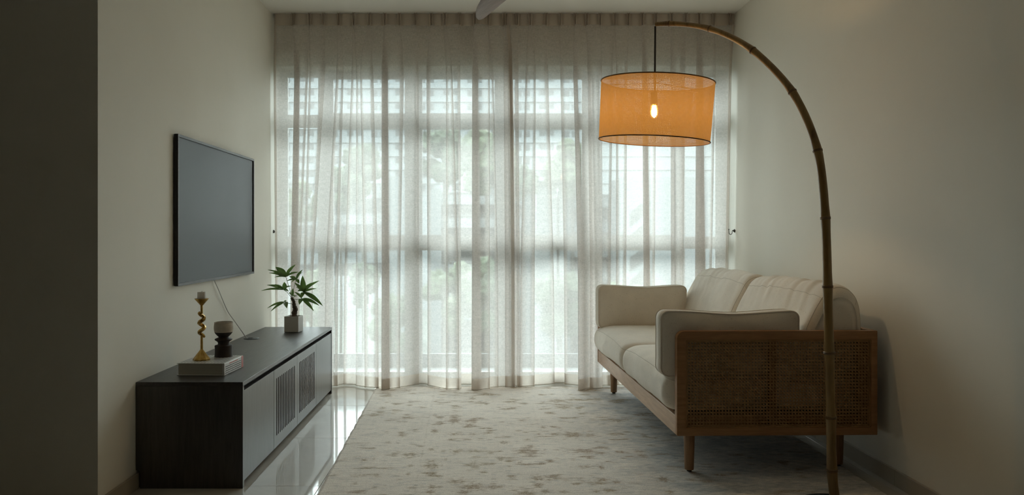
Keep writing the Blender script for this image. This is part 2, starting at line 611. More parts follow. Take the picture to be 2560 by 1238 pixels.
# mid-distance building with open corridors
def corridor_block(name, x0, x1, y, z_top, n, label):
    b = empty(name, (0, y, -13), label=label, cat='building')
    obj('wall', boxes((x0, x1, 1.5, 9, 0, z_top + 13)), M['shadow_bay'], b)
    for i in range(n):
        z = z_top + 13 - i * 2.78
        if z < 1: break
        obj('parapet', boxes((x0, x1, 0, 0.2, z - 1.25, z - 0.35)), M['concrete'], b)
        obj('ledge', boxes((x0, x1, -0.2, 1.5, z - 1.5, z - 1.25)), M['concrete'], b)
        rb = bmesh.new()
        box(rb, x0, x1, -0.02, 0.06, z - 0.06, z + 0.02)
        t = x0
        while t < x1:
            box(rb, t, t + 0.06, -0.02, 0.04, z - 0.35, z - 0.06)
            t += 0.5
        obj('railing', rb, M['concrete'], b, kind='stuff')
    for xx in (x0, x1 - 1.2):
        obj('column', boxes((xx, xx + 1.2, -0.3, 1.6, 0, z_top + 13.4)), M['concrete'], b)
    return b
corridor_block('corridor_block', P(1078, 0, 96).x, P(1330, 0, 96).x, 96.0, P(0, 480, 96).z, 6,
               'white building with open railed corridors behind the middle window panes')
corridor_block('corridor_block', P(1398, 0, 90).x, P(1600, 0, 90).x, 90.0, P(0, 486, 90).z, 6,
               'white building with open railed corridors behind the lampshade side of the window')
tw = empty('stair_tower', (0, 92, -13), label='blank white stair tower between the two corridor buildings', cat='building')
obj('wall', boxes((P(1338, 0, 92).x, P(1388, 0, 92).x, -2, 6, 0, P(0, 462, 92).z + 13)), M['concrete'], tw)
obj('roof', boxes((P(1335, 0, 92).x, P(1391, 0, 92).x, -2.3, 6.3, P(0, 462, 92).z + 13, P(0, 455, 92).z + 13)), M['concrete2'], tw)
st = empty('stair_tower', (0, 80, -13), label='white tower with slanting open stair at right end of the window view', cat='building')
obj('wall', boxes((P(1560, 0, 80).x, P(1800, 0, 80).x, 2, 8, 0, P(0, 440, 80).z + 13)), M['concrete'], st)
for i in range(5):
    bm = bmesh.new()
    z0 = P(0, 545 + 58 * i, 80).z + 13
    xa, xb = P(1585, 0, 80).x, P(1625, 0, 80).x
    vs = [bm.verts.new(c) for c in ((xa, 1.9, z0 - .8), (xb, 1.9, z0 + .5), (xb, 1.9, z0 + 1.9), (xa, 1.9, z0 + .6),
                                   (xa, 2.1, z0 - .8), (xb, 2.1, z0 + .5), (xb, 2.1, z0 + 1.9), (xa, 2.1, z0 + .6))]
    for q in ((0, 1, 2, 3), (7, 6, 5, 4), (0, 4, 5, 1), (1, 5, 6, 2), (2, 6, 7, 3), (3, 7, 4, 0)):
        bm.faces.new([vs[a] for a in q])
    obj('stair_opening', bm, M['shadow_bay'], st)

# car park with sloping ramp on the left
cp = empty('car_park', (0, 0, 0), label='low white car park with sloping parapets behind the left panes', cat='building')
def slope_bar(name, pts_px, y, th, mat, par):
    """sloping band between photo-measured end heights"""
    (xa, ya0, ya1), (xb, yb0, yb1) = pts_px
    bm = bmesh.new()
    c = []
    for yy in (y, y + th):
        c += [P(xa, ya1, y), P(xb, yb1, y), P(xb, yb0, y), P(xa, ya0, y)]
    vs = [bm.verts.new((p.x, y if i < 4 else y + th, p.z)) for i, p in enumerate(c)]
    for q in ((0, 1, 2, 3), (7, 6, 5, 4), (0, 4, 5, 1), (1, 5, 6, 2), (2, 6, 7, 3), (3, 7, 4, 0)):
        bm.faces.new([vs[a] for a in q])
    return obj(name, bm, mat, par)
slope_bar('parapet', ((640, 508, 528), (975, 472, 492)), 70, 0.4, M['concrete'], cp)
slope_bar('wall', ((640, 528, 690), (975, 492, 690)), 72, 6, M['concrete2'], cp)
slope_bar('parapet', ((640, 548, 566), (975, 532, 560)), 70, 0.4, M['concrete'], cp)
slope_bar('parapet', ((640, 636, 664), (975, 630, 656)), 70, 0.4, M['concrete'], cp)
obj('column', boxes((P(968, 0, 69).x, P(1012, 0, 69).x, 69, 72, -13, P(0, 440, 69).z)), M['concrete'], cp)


def tree(x, y, zc, r, mat, label, seed, sq=1.0):
    rs = random.Random(seed)
    t = empty('tree', (x, y, -13), label=label, cat='tree', group='trees outside the window')
    bm = bmesh.new()
    for i in range(24):
        a = rs.uniform(0, 2 * PI); e = rs.uniform(-1.0, 0.9)
        d = r * math.sqrt(max(0.0, 1 - e * e)) * rs.uniform(0.35, 0.85)
        c = Vector((d * math.cos(a), d * math.sin(a), (e if e > 0 else e * sq) * r * 0.85))
        rr = r * rs.uniform(0.22, 0.42)
        q = bmesh.ops.create_icosphere(bm, subdivisions=3, radius=rr, matrix=Matrix.Translation(c))
        for vv in q['verts']:
            nz = mnoise.noise((vv.co + Vector((seed * 3.1, 0, 0))) * (7.0 / r))
            n2 = mnoise.noise((vv.co + Vector((0, seed * 1.7, 0))) * (18.0 / r))
            vv.co += (vv.co - c).normalized() * rr * (0.40 * nz + 0.35 * n2)
    for vv in bm.verts:
        vv.co.z += zc + 13
    obj('crown', bm, mat, t)
    tube('trunk', [(0, 0, 0), (0.1, 0, (zc + 13) * 0.5), (0, 0, zc + 13)], [r * 0.07, r * 0.055, r * 0.04], M['trunk'], t, seg=8)
    return t


tr_list = [
    (905, 425, 55, 42, 'foliage', 'rounded dark tree in front of the car park, left panes'),
    (850, 470, 62, 38, 'foliage', 'dark tree just left of the rounded one by the car park'),
    (1110, 385, 70, 50, 'foliage', 'broad dark tree above the middle corridor building'),
    (1215, 400, 84, 60, 'foliage2', 'pale green tree above the right end of the middle corridor building'),
    (1430, 420, 86, 52, 'foliage2', 'pale tree above the corridor building right of the curtain gap'),
    (1310, 455, 80, 30, 'foliage', 'small dark tree right behind the curtain gap'),
    (760, 500, 64, 34, 'foliage2', 'small pale tree at far left of the window'),
    (990, 800, 40, 60, 'foliage', 'dark bushy tree low in the second wide pane from left'),
    (1130, 735, 38, 64, 'foliage2', 'pale bushy tree low in the middle of the window'),
    (1235, 720, 36, 62, 'foliage', 'dark bushy tree low beside the curtain gap'),
    (1400, 745, 38, 66, 'foliage', 'dark bushy tree low right of the curtain gap'),
    (1560, 760, 36, 60, 'foliage2', 'pale bushy tree low behind the far arm cushion'),
    (800, 735, 42, 52, 'foliage2', 'pale bushy tree low behind the potted plant'),
    (905, 700, 44, 40, 'foliage', 'small dark tree low in the left wide pane'),
]
for i, (px, py, y, rpx, m, lab) in enumerate(tr_list):
    p = P(px, py, y)
    tree(p.x, y, p.z, rpx * y / F * (1.12 if py > 650 else 1.32), M[m], lab, i + 3, 1.5 if py > 650 else 1.1)

# ================================================================== curtains
Z_HEAD = 2.524      # lower edge of the stiff heading
Z_TOP = 2.604


def smoothstep(t):
    t = np.clip(t, 0, 1)
    return t * t * (3 - 2 * t)


def build_curtain(root, start, end, folds, pleats, seed):
    """folds: (px top, px mid, px low, width mid, width low, depth arriving, depth leaving); a fold is a Z of three layers"""
    rs = random.Random(seed)
    zs = np.concatenate([np.linspace(Z_HEAD + 0.004, 2.40, 9), np.linspace(2.36, 0.10, 40), np.linspace(0.085, 0.012, 6)])
    zn = [2.60, 2.524, 2.241, 0.812, 0.0]
    ext = 0.12

    def track(t, m, b):
        raw = np.interp(-zs, [-a for a in zn], [t, t, m, b, b + (b - m) * ext])
        kern = np.array([1, 2, 3, 2, 1]) / 9.0
        pad = np.pad(raw, 2, mode='edge')
        return np.convolve(pad, kern, mode='valid')
    g = smoothstep((Z_HEAD - zs) / (Z_HEAD - 0.3)) * 0.55 + np.clip((Z_HEAD - zs) / Z_HEAD, 0, 1) * 0.45
    YH = 5.555
    rows = []
    nlev = len(zs)
    C = [track(t, m, b) for (t, m, b, *_r) in folds]
    W = [np.interp(-zs, [-2.524, -2.40, -2.241, -0.812, 0.0], [3.0, max(4.0, wm * .7), wm + 1.0, wl + (2.2 if wl < 9 else 0.5), (wl + 2.0) * 1.05]) for (_a, _b, _c, wm, wl, *_r) in folds]
    S = track(*start[:3]); E = track(*end[:3])
    for l in range(nlev):
        pts = []
        gl = g[l]
        def zz(zb, k):
            return YH + (zb - YH) * gl
        # start edge with turned side hem
        s0 = zz(start[3], 0)
        pts.append((S[l] + 5.0, s0 + 0.006))
        pts.append((S[l] + 2.0, s0 + 0.005))
        pts.append((S[l], s0))
        pts.append((S[l] + 2.0, s0 - 0.004))
        prev_c, prev_z = S[l] + 2.0, s0 - 0.004
        for k, fd in enumerate(folds):
            c, wd = C[k][l], W[k][l]
            za, zb2 = fd[5], fd[6]
            sep = 0.010 + 0.0009 * wd
            if abs(za - zb2) < sep * 2:
                mid = (za + zb2) / 2
                sg = 1 if (za > zb2 or (za == zb2 and k % 2)) else -1
                za, zb2 = mid + sg * sep, mid - sg * sep
            # near the heading all depths shrink but keep their order
            sgn = 1 if za > zb2 else -1
            mz = (za + zb2) / 2
            hz = YH + (mz - YH) * gl
            dz = max(abs(za - zb2) / 2 * (0.25 + 0.75 * gl), 0.008)
            A, B = hz + sgn * dz, hz - sgn * dz
            fp = [(c + .34 * wd, A), (c + .5 * wd, A + (B - A) * .15), (c + .3 * wd, A + (B - A) * .36),
                  (c - .3 * wd, A + (B - A) * .64), (c - .5 * wd, A + (B - A) * .85), (c - .34 * wd, B)]
            if fd[4] >= 13:           # a full pleat: five layers stacked
                D_ = B - A
                B = A + D_ * 1.25
                D_ = B - A
                fp = [(c + .34 * wd, A), (c + .5 * wd, A + D_ * .08), (c + .2 * wd, A + D_ * .2), (c - .3 * wd, A + D_ * .3), (c - .47 * wd, A + D_ * .38),
                      (c - .2 * wd, A + D_ * .46), (c + .3 * wd, A + D_ * .56), (c + .46 * wd, A + D_ * .64), (c + .2 * wd, A + D_ * .72),
                      (c - .3 * wd, A + D_ * .84), (c - .5 * wd, A + D_ * .92), (c - .34 * wd, B)]
            # span before the fold
            gap = fp[0][0] - prev_c
            for q in (0.25, 0.5, 0.75):
                e = smoothstep(q)
                sw = 0.0
                if abs(gap) > 22:
                    sw = 0.012 * math.sin(q * PI) * (1 if k % 2 else -1) * (0.3 + 0.7 * gl)
                pts.append((prev_c + gap * q, prev_z + (fp[0][1] - prev_z) * e + sw))
            pts += fp
            prev_c, prev_z = fp[-1]
        ez = zz(end[3], 0)
        gap = E[l] - 2.0 - prev_c
        for q in (0.25, 0.5, 0.75):
            pts.append((prev_c + gap * q, prev_z + (ez - 0.004 - prev_z) * smoothstep(q)))
        pts += [(E[l] - 2.0, ez - 0.004), (E[l], ez), (E[l] - 2.0, ez + 0.005), (E[l] - 5.0, ez + 0.006)]
        cm = catmull([(a, b, 0) for a, b in pts], 3)
        z = zs[l]
        row = [Vector(((p.x - 1200.0) * p.y / F, p.y, z)) for p in cm]
        rows.append(row)
    # fabric coordinates in metres
    lastr = rows[len(zs) // 2]
    u = [0.0]
    for a, b in zip(lastr[:-1], lastr[1:]):
        u.append(u[-1] + (b - a).length)
    uvs = [[(uu, float(z)) for uu in u] for z in zs]
    nh = int(np.argmax(zs < 0.088))
    # the heading: stiff band between the pinches, drawn into a two-finger pinch at each pleat
    body = grid_mesh('sheer_panel', rows[:nh + 1], uv=uvs[:nh + 1])
    obj('sheer_panel', body, M['sheer'], root, smooth=True)
    hem = grid_mesh('hem', rows[nh:], uv=uvs[nh:])
    obj('hem', hem, M['sheer_hem'], root, smooth=True)
    # turned and stitched side hems
    def side_hem(edge, wpx, sgn):
        hr, hu = [], []
        for l in range(nlev):
            e = edge[0][l]
            yy = (rows[l][9] if sgn > 0 else rows[l][-10]).y - 0.004
            hr.append([Vector(((e + sgn * wpx * q - 1200.0) * (yy + 0.002 * math.sin(q * 9)) / F, yy + 0.002 * math.sin(q * 9), float(zs[l]))) for q in (0, 0.2, 0.4, 0.6, 0.8, 1.0)])
            hu.append([(q * wpx * 0.003, float(zs[l])) for q in (0, 0.2, 0.4, 0.6, 0.8, 1.0)])
        obj('side_hem', grid_mesh('side_hem', hr, uv=hu), M['sheer_hem'], root, smooth=True)
    side_hem((S,), start[4], 1)
    side_hem((E,), end[4], -1)
    tube('hem_edge', rows[-1], 0.0024, M['piping'], root, seg=5, smooth=True)
    hz = np.linspace(Z_TOP, Z_HEAD - 0.003, 7)
    hrows = []
    for i, z in enumerate(hz):
        t = i / 6.0
        pin = 1.0 - 0.62 * t          # fingers close towards the foot of the heading
        pts = [(start[0] + 1, YH + 0.01), (start[0] + 3, YH - 0.004)]
        prev = start[0] + 3
        for j, tp in enumerate(pleats):
            jit = rs.uniform(-0.6, 0.6)
            a = 3.6 * pin + 0.6
            lx = tp - a - 1.2
            g0 = lx - prev
            for q in (0.2, 0.5, 0.8):
                pts.append((prev + g0 * q, YH - 0.012 * math.sin(q * PI) * (0.4 if j % 2 else 1.0)))
            f = 0.030 + 0.004 * t
            pts += [(lx, YH + 0.004), (tp - a * 0.75, YH - f * .55), (tp - a * 0.95 + jit * .3, YH - f), (tp - a * 0.35, YH - f * .6), (tp, YH - 0.006),
                    (tp + a * 0.35, YH - f * .6), (tp + a * 0.95 + jit * .3, YH - f), (tp + a * 0.75, YH - f * .55), (tp + a + 1.2, YH + 0.004)]
            prev = tp + a + 1.2
        g0 = end[0] - 3 - prev
        for q in (0.3, 0.6):
            pts.append((prev + g0 * q, YH - 0.008 * math.sin(q * PI)))
        pts += [(end[0] - 3, YH - 0.004), (end[0] - 1, YH + 0.01)]
        cm = catmull([(a, b, 0) for a, b in pts], 3)
        hrows.append([Vector(((p.x - 1200.0) * p.y / F, p.y, float(z))) for p in cm])
    u = [0.0]
    for a, b in zip(hrows[0][:-1], hrows[0][1:]):
        u.append(u[-1] + (b - a).length)
    huv = [[(uu, float(z)) for uu in u] for z in hz]
    obj('heading', grid_mesh('heading', hrows, uv=huv), M['sheer_head'], root, smooth=True)


left_folds = [
    (733, 743, 736, 13, 18, 5.61, 5.54), (772, 768, 747, 5, 3, 5.55, 5.58), (776, 776, 762, 3, 4, 5.58, 5.56),
    (808, 808, 779, 11, 5, 5.55, 5.59), (845, 845, 818, 5, 7, 5.62, 5.58), (849, 857, 842, 4, 5, 5.60, 5.63),
    (883, 882, 864, 4, 4, 5.68, 5.67), (887, 893, 892, 3, 2, 5.64, 5.62), (920, 902, 914, 3, 5, 5.58, 5.55),
    (924, 929, 941, 7, 6, 5.54, 5.55), (962, 962, 964, 15, 19, 5.545, 5.47), (998, 1005, 997, 9, 5, 5.53, 5.56),
    (1038, 1043, 1043, 6, 5, 5.66, 5.69), (1077, 1071, 1073, 9, 6, 5.66, 5.62), (1110, 1117, 1117, 3, 2, 5.50, 5.49),
    (1114, 1128, 1143, 4, 4, 5.49, 5.50), (1149, 1147, 1150, 6, 3, 5.50, 5.66), (1187, 1188, 1191, 14, 22, 5.65, 5.49),
    (1218, 1222, 1222, 3, 2, 5.52, 5.53), (1222, 1231, 1242, 3, 3, 5.56, 5.58), (1259.7, 1264, 1267, 9, 7, 5.595, 5.57),
]
left_pleats = [732.6, 773.9, 808, 846.5, 884, 922.4, 962.2, 998.5, 1038.6, 1077.4, 1112, 1149, 1187, 1220.3, 1259.7]
cl = empty('curtain', (0, 0, 0), label='left sheer beige pinch-pleated curtain, behind the potted plant', cat='curtain', group='sheer curtains across the window')
build_curtain(cl, (685, 684, 688, 5.60, 6), (1276, 1281, 1286, 5.578, 8), left_folds, left_pleats, 5)

right_folds = [
    (1275, 1279, 1287, 6, 8, 5.645, 5.615), (1292, 1291, 1296, 9, 4, 5.58, 5.60), (1323, 1317, 1304, 4, 4, 5.60, 5.58), (1327, 1337, 1333, 4, 5, 5.59, 5.64),
    (1365, 1365, 1381, 9, 4, 5.70, 5.70), (1400.7, 1404, 1414, 6, 5, 5.70, 5.68), (1437.8, 1438, 1452, 9, 14, 5.63, 5.48),
    (1467, 1474, 1481, 9, 12, 5.55, 5.52), (1500, 1501, 1503, 7, 4, 5.53, 5.61), (1534, 1529, 1523, 4, 5, 5.62, 5.63),
    (1539, 1543, 1543, 4, 4, 5.66, 5.64), (1571, 1565, 1562, 5, 5, 5.62, 5.65), (1605.6, 1612, 1617, 12, 16, 5.66, 5.60),
    (1640, 1637, 1634, 5, 4, 5.62, 5.65), (1679, 1681, 1682, 9, 7, 5.66, 5.63), (1715, 1706, 1705, 12, 5, 5.62, 5.64),
    (1748, 1749, 1751, 16, 26, 5.67, 5.59), (1784.6, 1786, 1776, 5, 4, 5.60, 5.63),
]
right_pleats = [1292.6, 1325, 1365, 1400.7, 1437.8, 1467, 1500, 1536.7, 1571, 1605.6, 1640, 1679, 1715, 1748, 1784.6, 1824.6]
cr = empty('curtain', (0, 0, 0), label='right sheer beige pinch-pleated curtain, behind the sofa and lampshade', cat='curtain', group='sheer curtains across the window')
build_curtain(cr, (1266, 1270, 1280, 5.65, 11), (1837, 1829, 1820, 5.64, 7), right_folds, right_pleats, 6)

ct = empty('curtain_track', (0, 5.56, 0), label='slim pale curtain track fixed to the ceiling above both curtains', cat='curtain track')
obj('rail', boxes((XL + 0.01, XR - 0.01, 0.012, 0.034, CEIL - 0.018, CEIL), bev=0.002), M['track'], ct)
gm = None
for tp in left_pleats + right_pleats:
    x = (tp - 1200) * 5.56 / F
    if gm is None:
        o = obj('glider', boxes((-0.004, 0.004, 0.016, 0.024, CEIL - 0.045, CEIL - 0.016)), M['track'], ct); gm = o.data
    else:
        o = obj('glider', gm, None, ct)
    o.location.x = x

# tie-back hooks on the side walls
def tieback(x, y, z, sx, label):
    h = empty('tieback_hook', (x, y, z), label=label, cat='hook')
    lathe_pts = [(0.012, 0), (0.012, 0.004), (0.008, 0.007), (0.005, 0.012)]
    o = lathe('wall_plate', lathe_pts, M['hook'], h, seg=20)
    o.rotation_euler = (0, sx * PI / 2, 0)
    path = [(sx * 0.010, 0, 0), (sx * 0.016, 0, 0.002), (sx * 0.018, 0, -0.010)]
    for k in range(9):
        a = PI * k / 8
        path.append((sx * (0.029 - 0.011 * math.cos(a)), 0, -0.014 - 0.012 * math.sin(a)))
    path += [(sx * 0.041, 0, 0.0), (sx * 0.041, 0, 0.008)]
    tube('hook_arm', catmull(path, 4), 0.0022, M['hook'], h, seg=8)
    bm = bmesh.new(); bmesh.ops.create_uvsphere(bm, u_segments=10, v_segments=8, radius=0.004, matrix=Matrix.Translation((sx * 0.041, 0, 0.009)))
    obj('ball_tip', bm, M['hook'], h, smooth=True)
tieback(XR, 5.575, EYE + (588 - 577) * 5.575 / F, -1, 'dark metal curtain tieback hook on the right wall above the sofa')
tieback(XL, 5.615, EYE + (588 - 579) * 5.615 / F, 1, 'dark metal curtain tieback hook on the left wall beside the curtain')

# ================================================================== rug
def build_rug():
    x0, x1, y0, y1 = -0.67, 1.668, 2.25, 5.60
    nx, ny = 560, 760
    X = np.linspace(x0, x1, nx); Y = np.linspace(y0, y1, ny)
    GX, GY = np.meshgrid(X, Y)

    def vnoise(sx, sy, seed):
        r = np.random.default_rng(seed)
        gx = int((x1 - x0) * sx) + 3; gy = int((y1 - y0) * sy) + 3
        t = r.random((gy, gx))
        fx = (GX - x0) * sx; fy = (GY - y0) * sy
        ix = fx.astype(int); iy = fy.astype(int)
        ux = fx - ix; uy = fy - iy
        ux = ux * ux * (3 - 2 * ux); uy = uy * uy * (3 - 2 * uy)
        return (t[iy, ix] * (1 - ux) + t[iy, ix + 1] * ux) * (1 - uy) + (t[iy + 1, ix] * (1 - ux) + t[iy + 1, ix + 1] * ux) * uy
    n_big = vnoise(2.5, 2.5, 1); n_mid = vnoise(9, 14, 2); n_fine = vnoise(45, 95, 3); n_str = vnoise(22, 170, 4); n_px = rng.random(GX.shape)
    base = np.stack([np.full_like(GX, v) for v in (0.95, 0.88, 0.805)], -1)
    base *= (0.93 + 0.10 * n_big + 0.08 * n_mid)[..., None]
    base *= (0.90 + 0.13 * n_str + 0.10 * n_px)[..., None]
    flk = np.clip((vnoise(30, 120, 31) - 0.66) * 4, 0, 1)[..., None]
    base = base * (1 - 0.35 * flk) + np.array([0.50, 0.50, 0.49]) * (0.35 * flk)
    # pale worn flecks and cool grey-blue tint increasing towards the sofa side
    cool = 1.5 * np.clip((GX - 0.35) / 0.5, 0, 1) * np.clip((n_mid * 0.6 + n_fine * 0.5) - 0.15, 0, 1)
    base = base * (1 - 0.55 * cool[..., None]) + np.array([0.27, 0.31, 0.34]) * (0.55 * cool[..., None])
    D = np.zeros_like(GX)

    def rugpt(cx, cy):
        px, py = 800 + cx / 2.783, 940 + cy / 2.783
        d = F * (EYE - 0.01) / (py - 588.0)
        return (px - 1200) * d / F, d
    mot = [(660,100,70,14,.6),(560,98,40,8,.6),(1090,155,40,11,.7),(1140,185,90,13,.6),(1650,172,120,18,.7),(1700,218,90,14,.7),(1600,260,40,5,.4),
           (1930,162,60,14,.6),(1560,215,30,4,.5),(480,222,40,9,.7),(465,270,35,7,.6),(510,183,30,7,.5),(640,290,110,12,.7),(735,215,28,8,.5),
           (960,310,60,20,.8),(1060,340,45,13,.8),(830,270,40,12,.5),(820,380,40,20,.6),(690,375,40,14,.6),(600,408,50,16,.7),(960,402,60,9,.8),
           (1075,404,40,8,.8),(1180,395,60,9,.7),(1560,355,35,14,.6),(1700,315,90,9,.4),(2070,310,90,14,.7),(2210,350,60,10,.6),(1640,405,60,10,.8),
           (1760,408,110,26,.75),(1880,412,60,14,.75),(1530,403,30,7,.7),(1450,440,40,12,.6),(1290,462,40,9,.8),(1130,436,45,7,.6),(500,462,40,12,.5),
           (640,545,70,14,.8),(560,530,40,9,.5),(960,525,50,14,.8),(1080,520,90,12,.7),(1200,530,60,9,.6),(1455,525,95,20,.9),(1470,487,40,9,.6),
           (1830,520,150,22,.7),(1950,535,60,14,.6),(2220,525,90,13,.7),(790,510,35,8,.7),(785,590,60,9,.8),(785,622,55,15,1.),(640,622,35,12,.6),
           (320,584,35,9,.8),(390,575,20,8,.5),(1075,605,40,14,.8),(1265,580,25,7,.8),(1395,605,25,9,.8),(1550,605,45,8,.7),(885,580,20,5,.6),
           (1840,630,90,13,.7),(1960,635,30,16,.8),(2240,550,60,16,.6),(400,685,40,11,.7),(620,680,25,9,.6),(280,690,30,12,.5),(1520,710,70,20,.8),
           (1600,720,50,12,.6),(1960,720,80,16,.8),(2060,735,60,12,.7),(2390,715,60,24,.8),(960,735,90,20,.8),(1060,770,120,22,.85),(1210,770,90,14,.7),
           (780,770,50,18,.7),(560,720,60,9,.5),(770,805,60,16,.7),(1000,810,60,20,.8),(640,775,60,13,.5),(380,775,40,11,.5),(1430,815,100,18,.8),
           (1570,800,50,12,.7),(1920,800,50,14,.7),(2010,795,70,14,.8),(2430,805,60,18,.7),(1700,805,70,9,.6),(250,745,30,10,.5),(1330,330,60,6,.4),
           (1250,250,70,5,.3),(1450,300,80,5,.3),(2050,240,70,7,.4),(1560,130,60,8,.5),(1350,160,60,5,.5),(820,140,30,8,.4),(880,155,30,8,.4)]
    for (cx, cy, wd, ht, s) in mot:
        if cy > 828: continue
        mx, my = rugpt(cx, cy)
        _, my2 = rugpt(cx, cy + ht)
        px_m = my / F / 2.783
        rx = wd * px_m * 0.80
        ry = max(abs(my - my2) * 1.0, 0.026)
        d = np.sqrt(((GX - mx) / rx) ** 2 + ((GY - my) / ry) ** 2)
        ang = np.arctan2((GY - my) / ry, (GX - mx) / rx)
        petals = 1 + 0.22 * np.cos(6 * ang + cx) + 0.35 * (n_fine - 0.5) + 0.5 * (n_mid - 0.5)
        body = np.clip(1.30 - d / petals, 0, 1)
        ringv = 0.75 * np.exp(-((d / petals - 1.25) / 0.22) ** 2) * (np.cos(9 * ang + cy) > -0.2)
        hollow = 1 - 0.6 * np.exp(-(d / 0.35) ** 2) * (cx % 2)
        D = np.maximum(D, s * np.maximum(body * hollow, ringv * 0.7))
        # thin scrolling stems that link the motifs
        stem = np.exp(-((GY - my - ry * 1.2 * np.sin((GX - mx) / rx * 1.7 + cx)) / 0.008) ** 2) * np.exp(-((GX - mx) / (rx * 2.6)) ** 2)
        D = np.maximum(D, 0.50 * s * stem)
    # faded scatter everywhere so the pattern carries on beyond the frame
    sc = np.clip((vnoise(11, 18, 8) * 0.6 + vnoise(26, 45, 9) * 0.4) - 0.54, 0, 1) * 3.6
    D = np.maximum(D, sc * 0.66)
    # narrow border lines along the left edge
    for bx, s in ((x0 + 0.40, .35), (x0 + 0.47, .28), (x0 + 0.12, .22)):
        D = np.maximum(D, s * np.exp(-((GX - bx - 0.006 * (n_mid - .5)) / 0.007) ** 2) * (n_fine > 0.35))
    wear = (0.35 * n_fine + 0.45 * n_str + 0.25 * n_px)
    mask = np.clip((D - 0.58 * wear + 0.08) * 2.3, 0, 1) * np.clip(D * 3, 0, 1)
    mask *= np.where(n_px > 0.30, 1.0, 0.45) * np.where(vnoise(70, 110, 33) > 0.33, 1.0, 0.5)
    hue = vnoise(3, 3, 12)[..., None]
    tan = np.array([0.38, 0.285, 0.145]) * (1 - hue) + np.array([0.36, 0.235, 0.14]) * hue
    col = base * (1 - 0.80 * mask[..., None]) + tan * (0.80 * mask[..., None])
    dark = (n_str * 0.6 + n_px * 0.4 > 0.83)
    col[dark] *= 0.84
    hgt = 0.0075 + 0.0010 * n_str + 0.0006 * n_px - 0.0008 * mask
    edge = np.minimum(np.minimum(GX - x0, x1 - GX), np.minimum(GY - y0, y1 - GY))
    hgt *= np.clip(edge / 0.012, 0.15, 1)
    wob = 0.004 * (vnoise(2, 12, 20) - 0.5) + 0.004 * (vnoise(2, 40, 21) - .5)
    GXo = GX + wob * (edge < 0.05)
    skew = (GY - 3.3) * (-0.026) * np.clip((0.6 - GX) / 1.2, 0, 1)
    co = np.stack([GXo + skew, GY, hgt], -1).reshape(-1, 3)
    idx = np.arange(nx * ny).reshape(ny, nx)
    q = np.stack([idx[:-1, :-1], idx[:-1, 1:], idx[1:, 1:], idx[1:, :-1]], -1).reshape(-1, 4)
    me = bpy.data.meshes.new('rug')
    me.vertices.add(len(co)); me.vertices.foreach_set('co', co.astype(np.float32).ravel())
    me.loops.add(q.size); me.loops.foreach_set('vertex_index', q.astype(np.int32).ravel())
    me.polygons.add(len(q)); me.polygons.foreach_set('loop_start', np.arange(0, q.size, 4, dtype=np.int32))
    me.update(calc_edges=True)
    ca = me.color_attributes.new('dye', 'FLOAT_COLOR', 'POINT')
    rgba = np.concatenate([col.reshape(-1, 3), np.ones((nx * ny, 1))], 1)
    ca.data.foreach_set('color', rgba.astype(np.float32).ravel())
    k = NT('faded_wool_rug')
    at = k.n('ShaderNodeVertexColor'); at.layer_name = 'dye'
    k.set(None, 0.95, 0.0, 0.1)
    v1 = k.coord('Object', (260, 120, 1))
    nn = k.noise(v1, 1.0, 2.0, 0.7)
    mixn = k.n('ShaderNodeMix', data_type='RGBA', blend_type='MULTIPLY'); mixn.inputs[0].default_value = 0.5
    k.l(at.outputs['Color'], mixn.inputs[6]); k.l(k.ramp(nn, [(0.3, (0.6, 0.6, 0.6)), (0.65, (1.1, 1.1, 1.1))]), mixn.inputs[7])
    k.l(mixn.outputs[2], k.b.inputs['Base Color'])
    k.bump(nn, 0.4, 0.002)
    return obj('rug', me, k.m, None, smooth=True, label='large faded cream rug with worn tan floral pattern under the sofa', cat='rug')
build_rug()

# ================================================================== media console
CF = -0.998          # front face x
C0, C1 = 3.366, 5.395
mc = empty('media_console', (0, 0, 0), label='long low charcoal wood media console with slatted doors along the left wall', cat='cabinet')
obj('top_panel', boxes((XL + 0.002, CF, C0, C1, 0.430, 0.448), bev=0.0012), M['console_y'], mc)
def end_panel(y0, y1, notch):
    bm = bmesh.new()
    xa = XL + 0.002
    prof = [(xa, 0.430), (CF, 0.430), (CF, 0.0), (xa + 0.018, 0.0), (xa + 0.018, 0.068), (xa + 0.014, 0.074), (xa, 0.078)]
    f = bm.faces.new([bm.verts.new((x, y0, z)) for x, z in prof])
    r = bmesh.ops.extrude_face_region(bm, geom=[f])
    bmesh.ops.translate(bm, vec=(0, y1 - y0, 0), verts=[g for g in r['geom'] if isinstance(g, bmesh.types.BMVert)])
    bmesh.ops.recalc_face_normals(bm, faces=bm.faces)
    return bm
obj('end_panel', end_panel(C0, C0 + 0.018, True), M['console_v'], mc)
obj('end_panel', end_panel(C1 - 0.018, C1, True), M['console_v'], mc)
obj('back_panel', boxes((XL + 0.014, XL + 0.03, C0 + 0.018, C1 - 0.018, 0.08, 0.43)), M['console_in'], mc)
obj('bottom_panel', boxes((XL + 0.03, CF - 0.03, C0 + 0.018, C1 - 0.018, 0.026, 0.044)), M['console_in'], mc)
obj('finger_channel', boxes((CF - 0.045, CF - 0.030, C0 + 0.018, C1 - 0.018, 0.390, 0.430)), M['console_in'], mc)
obj('plinth', boxes((XL + 0.05, CF - 0.06, C0 + 0.018, C1 - 0.018, 0.0, 0.026)), M['console_in'], mc)
for yy in (3.880, 4.377, 4.880):
    obj('divider', boxes((XL + 0.03, CF - 0.03, yy - 0.008, yy + 0.008, 0.044, 0.39)), M['console_in'], mc)
DZ0, DZ1, DT = 0.026, 0.409, 0.020
dx0, dx1 = CF - 0.022, CF - 0.002
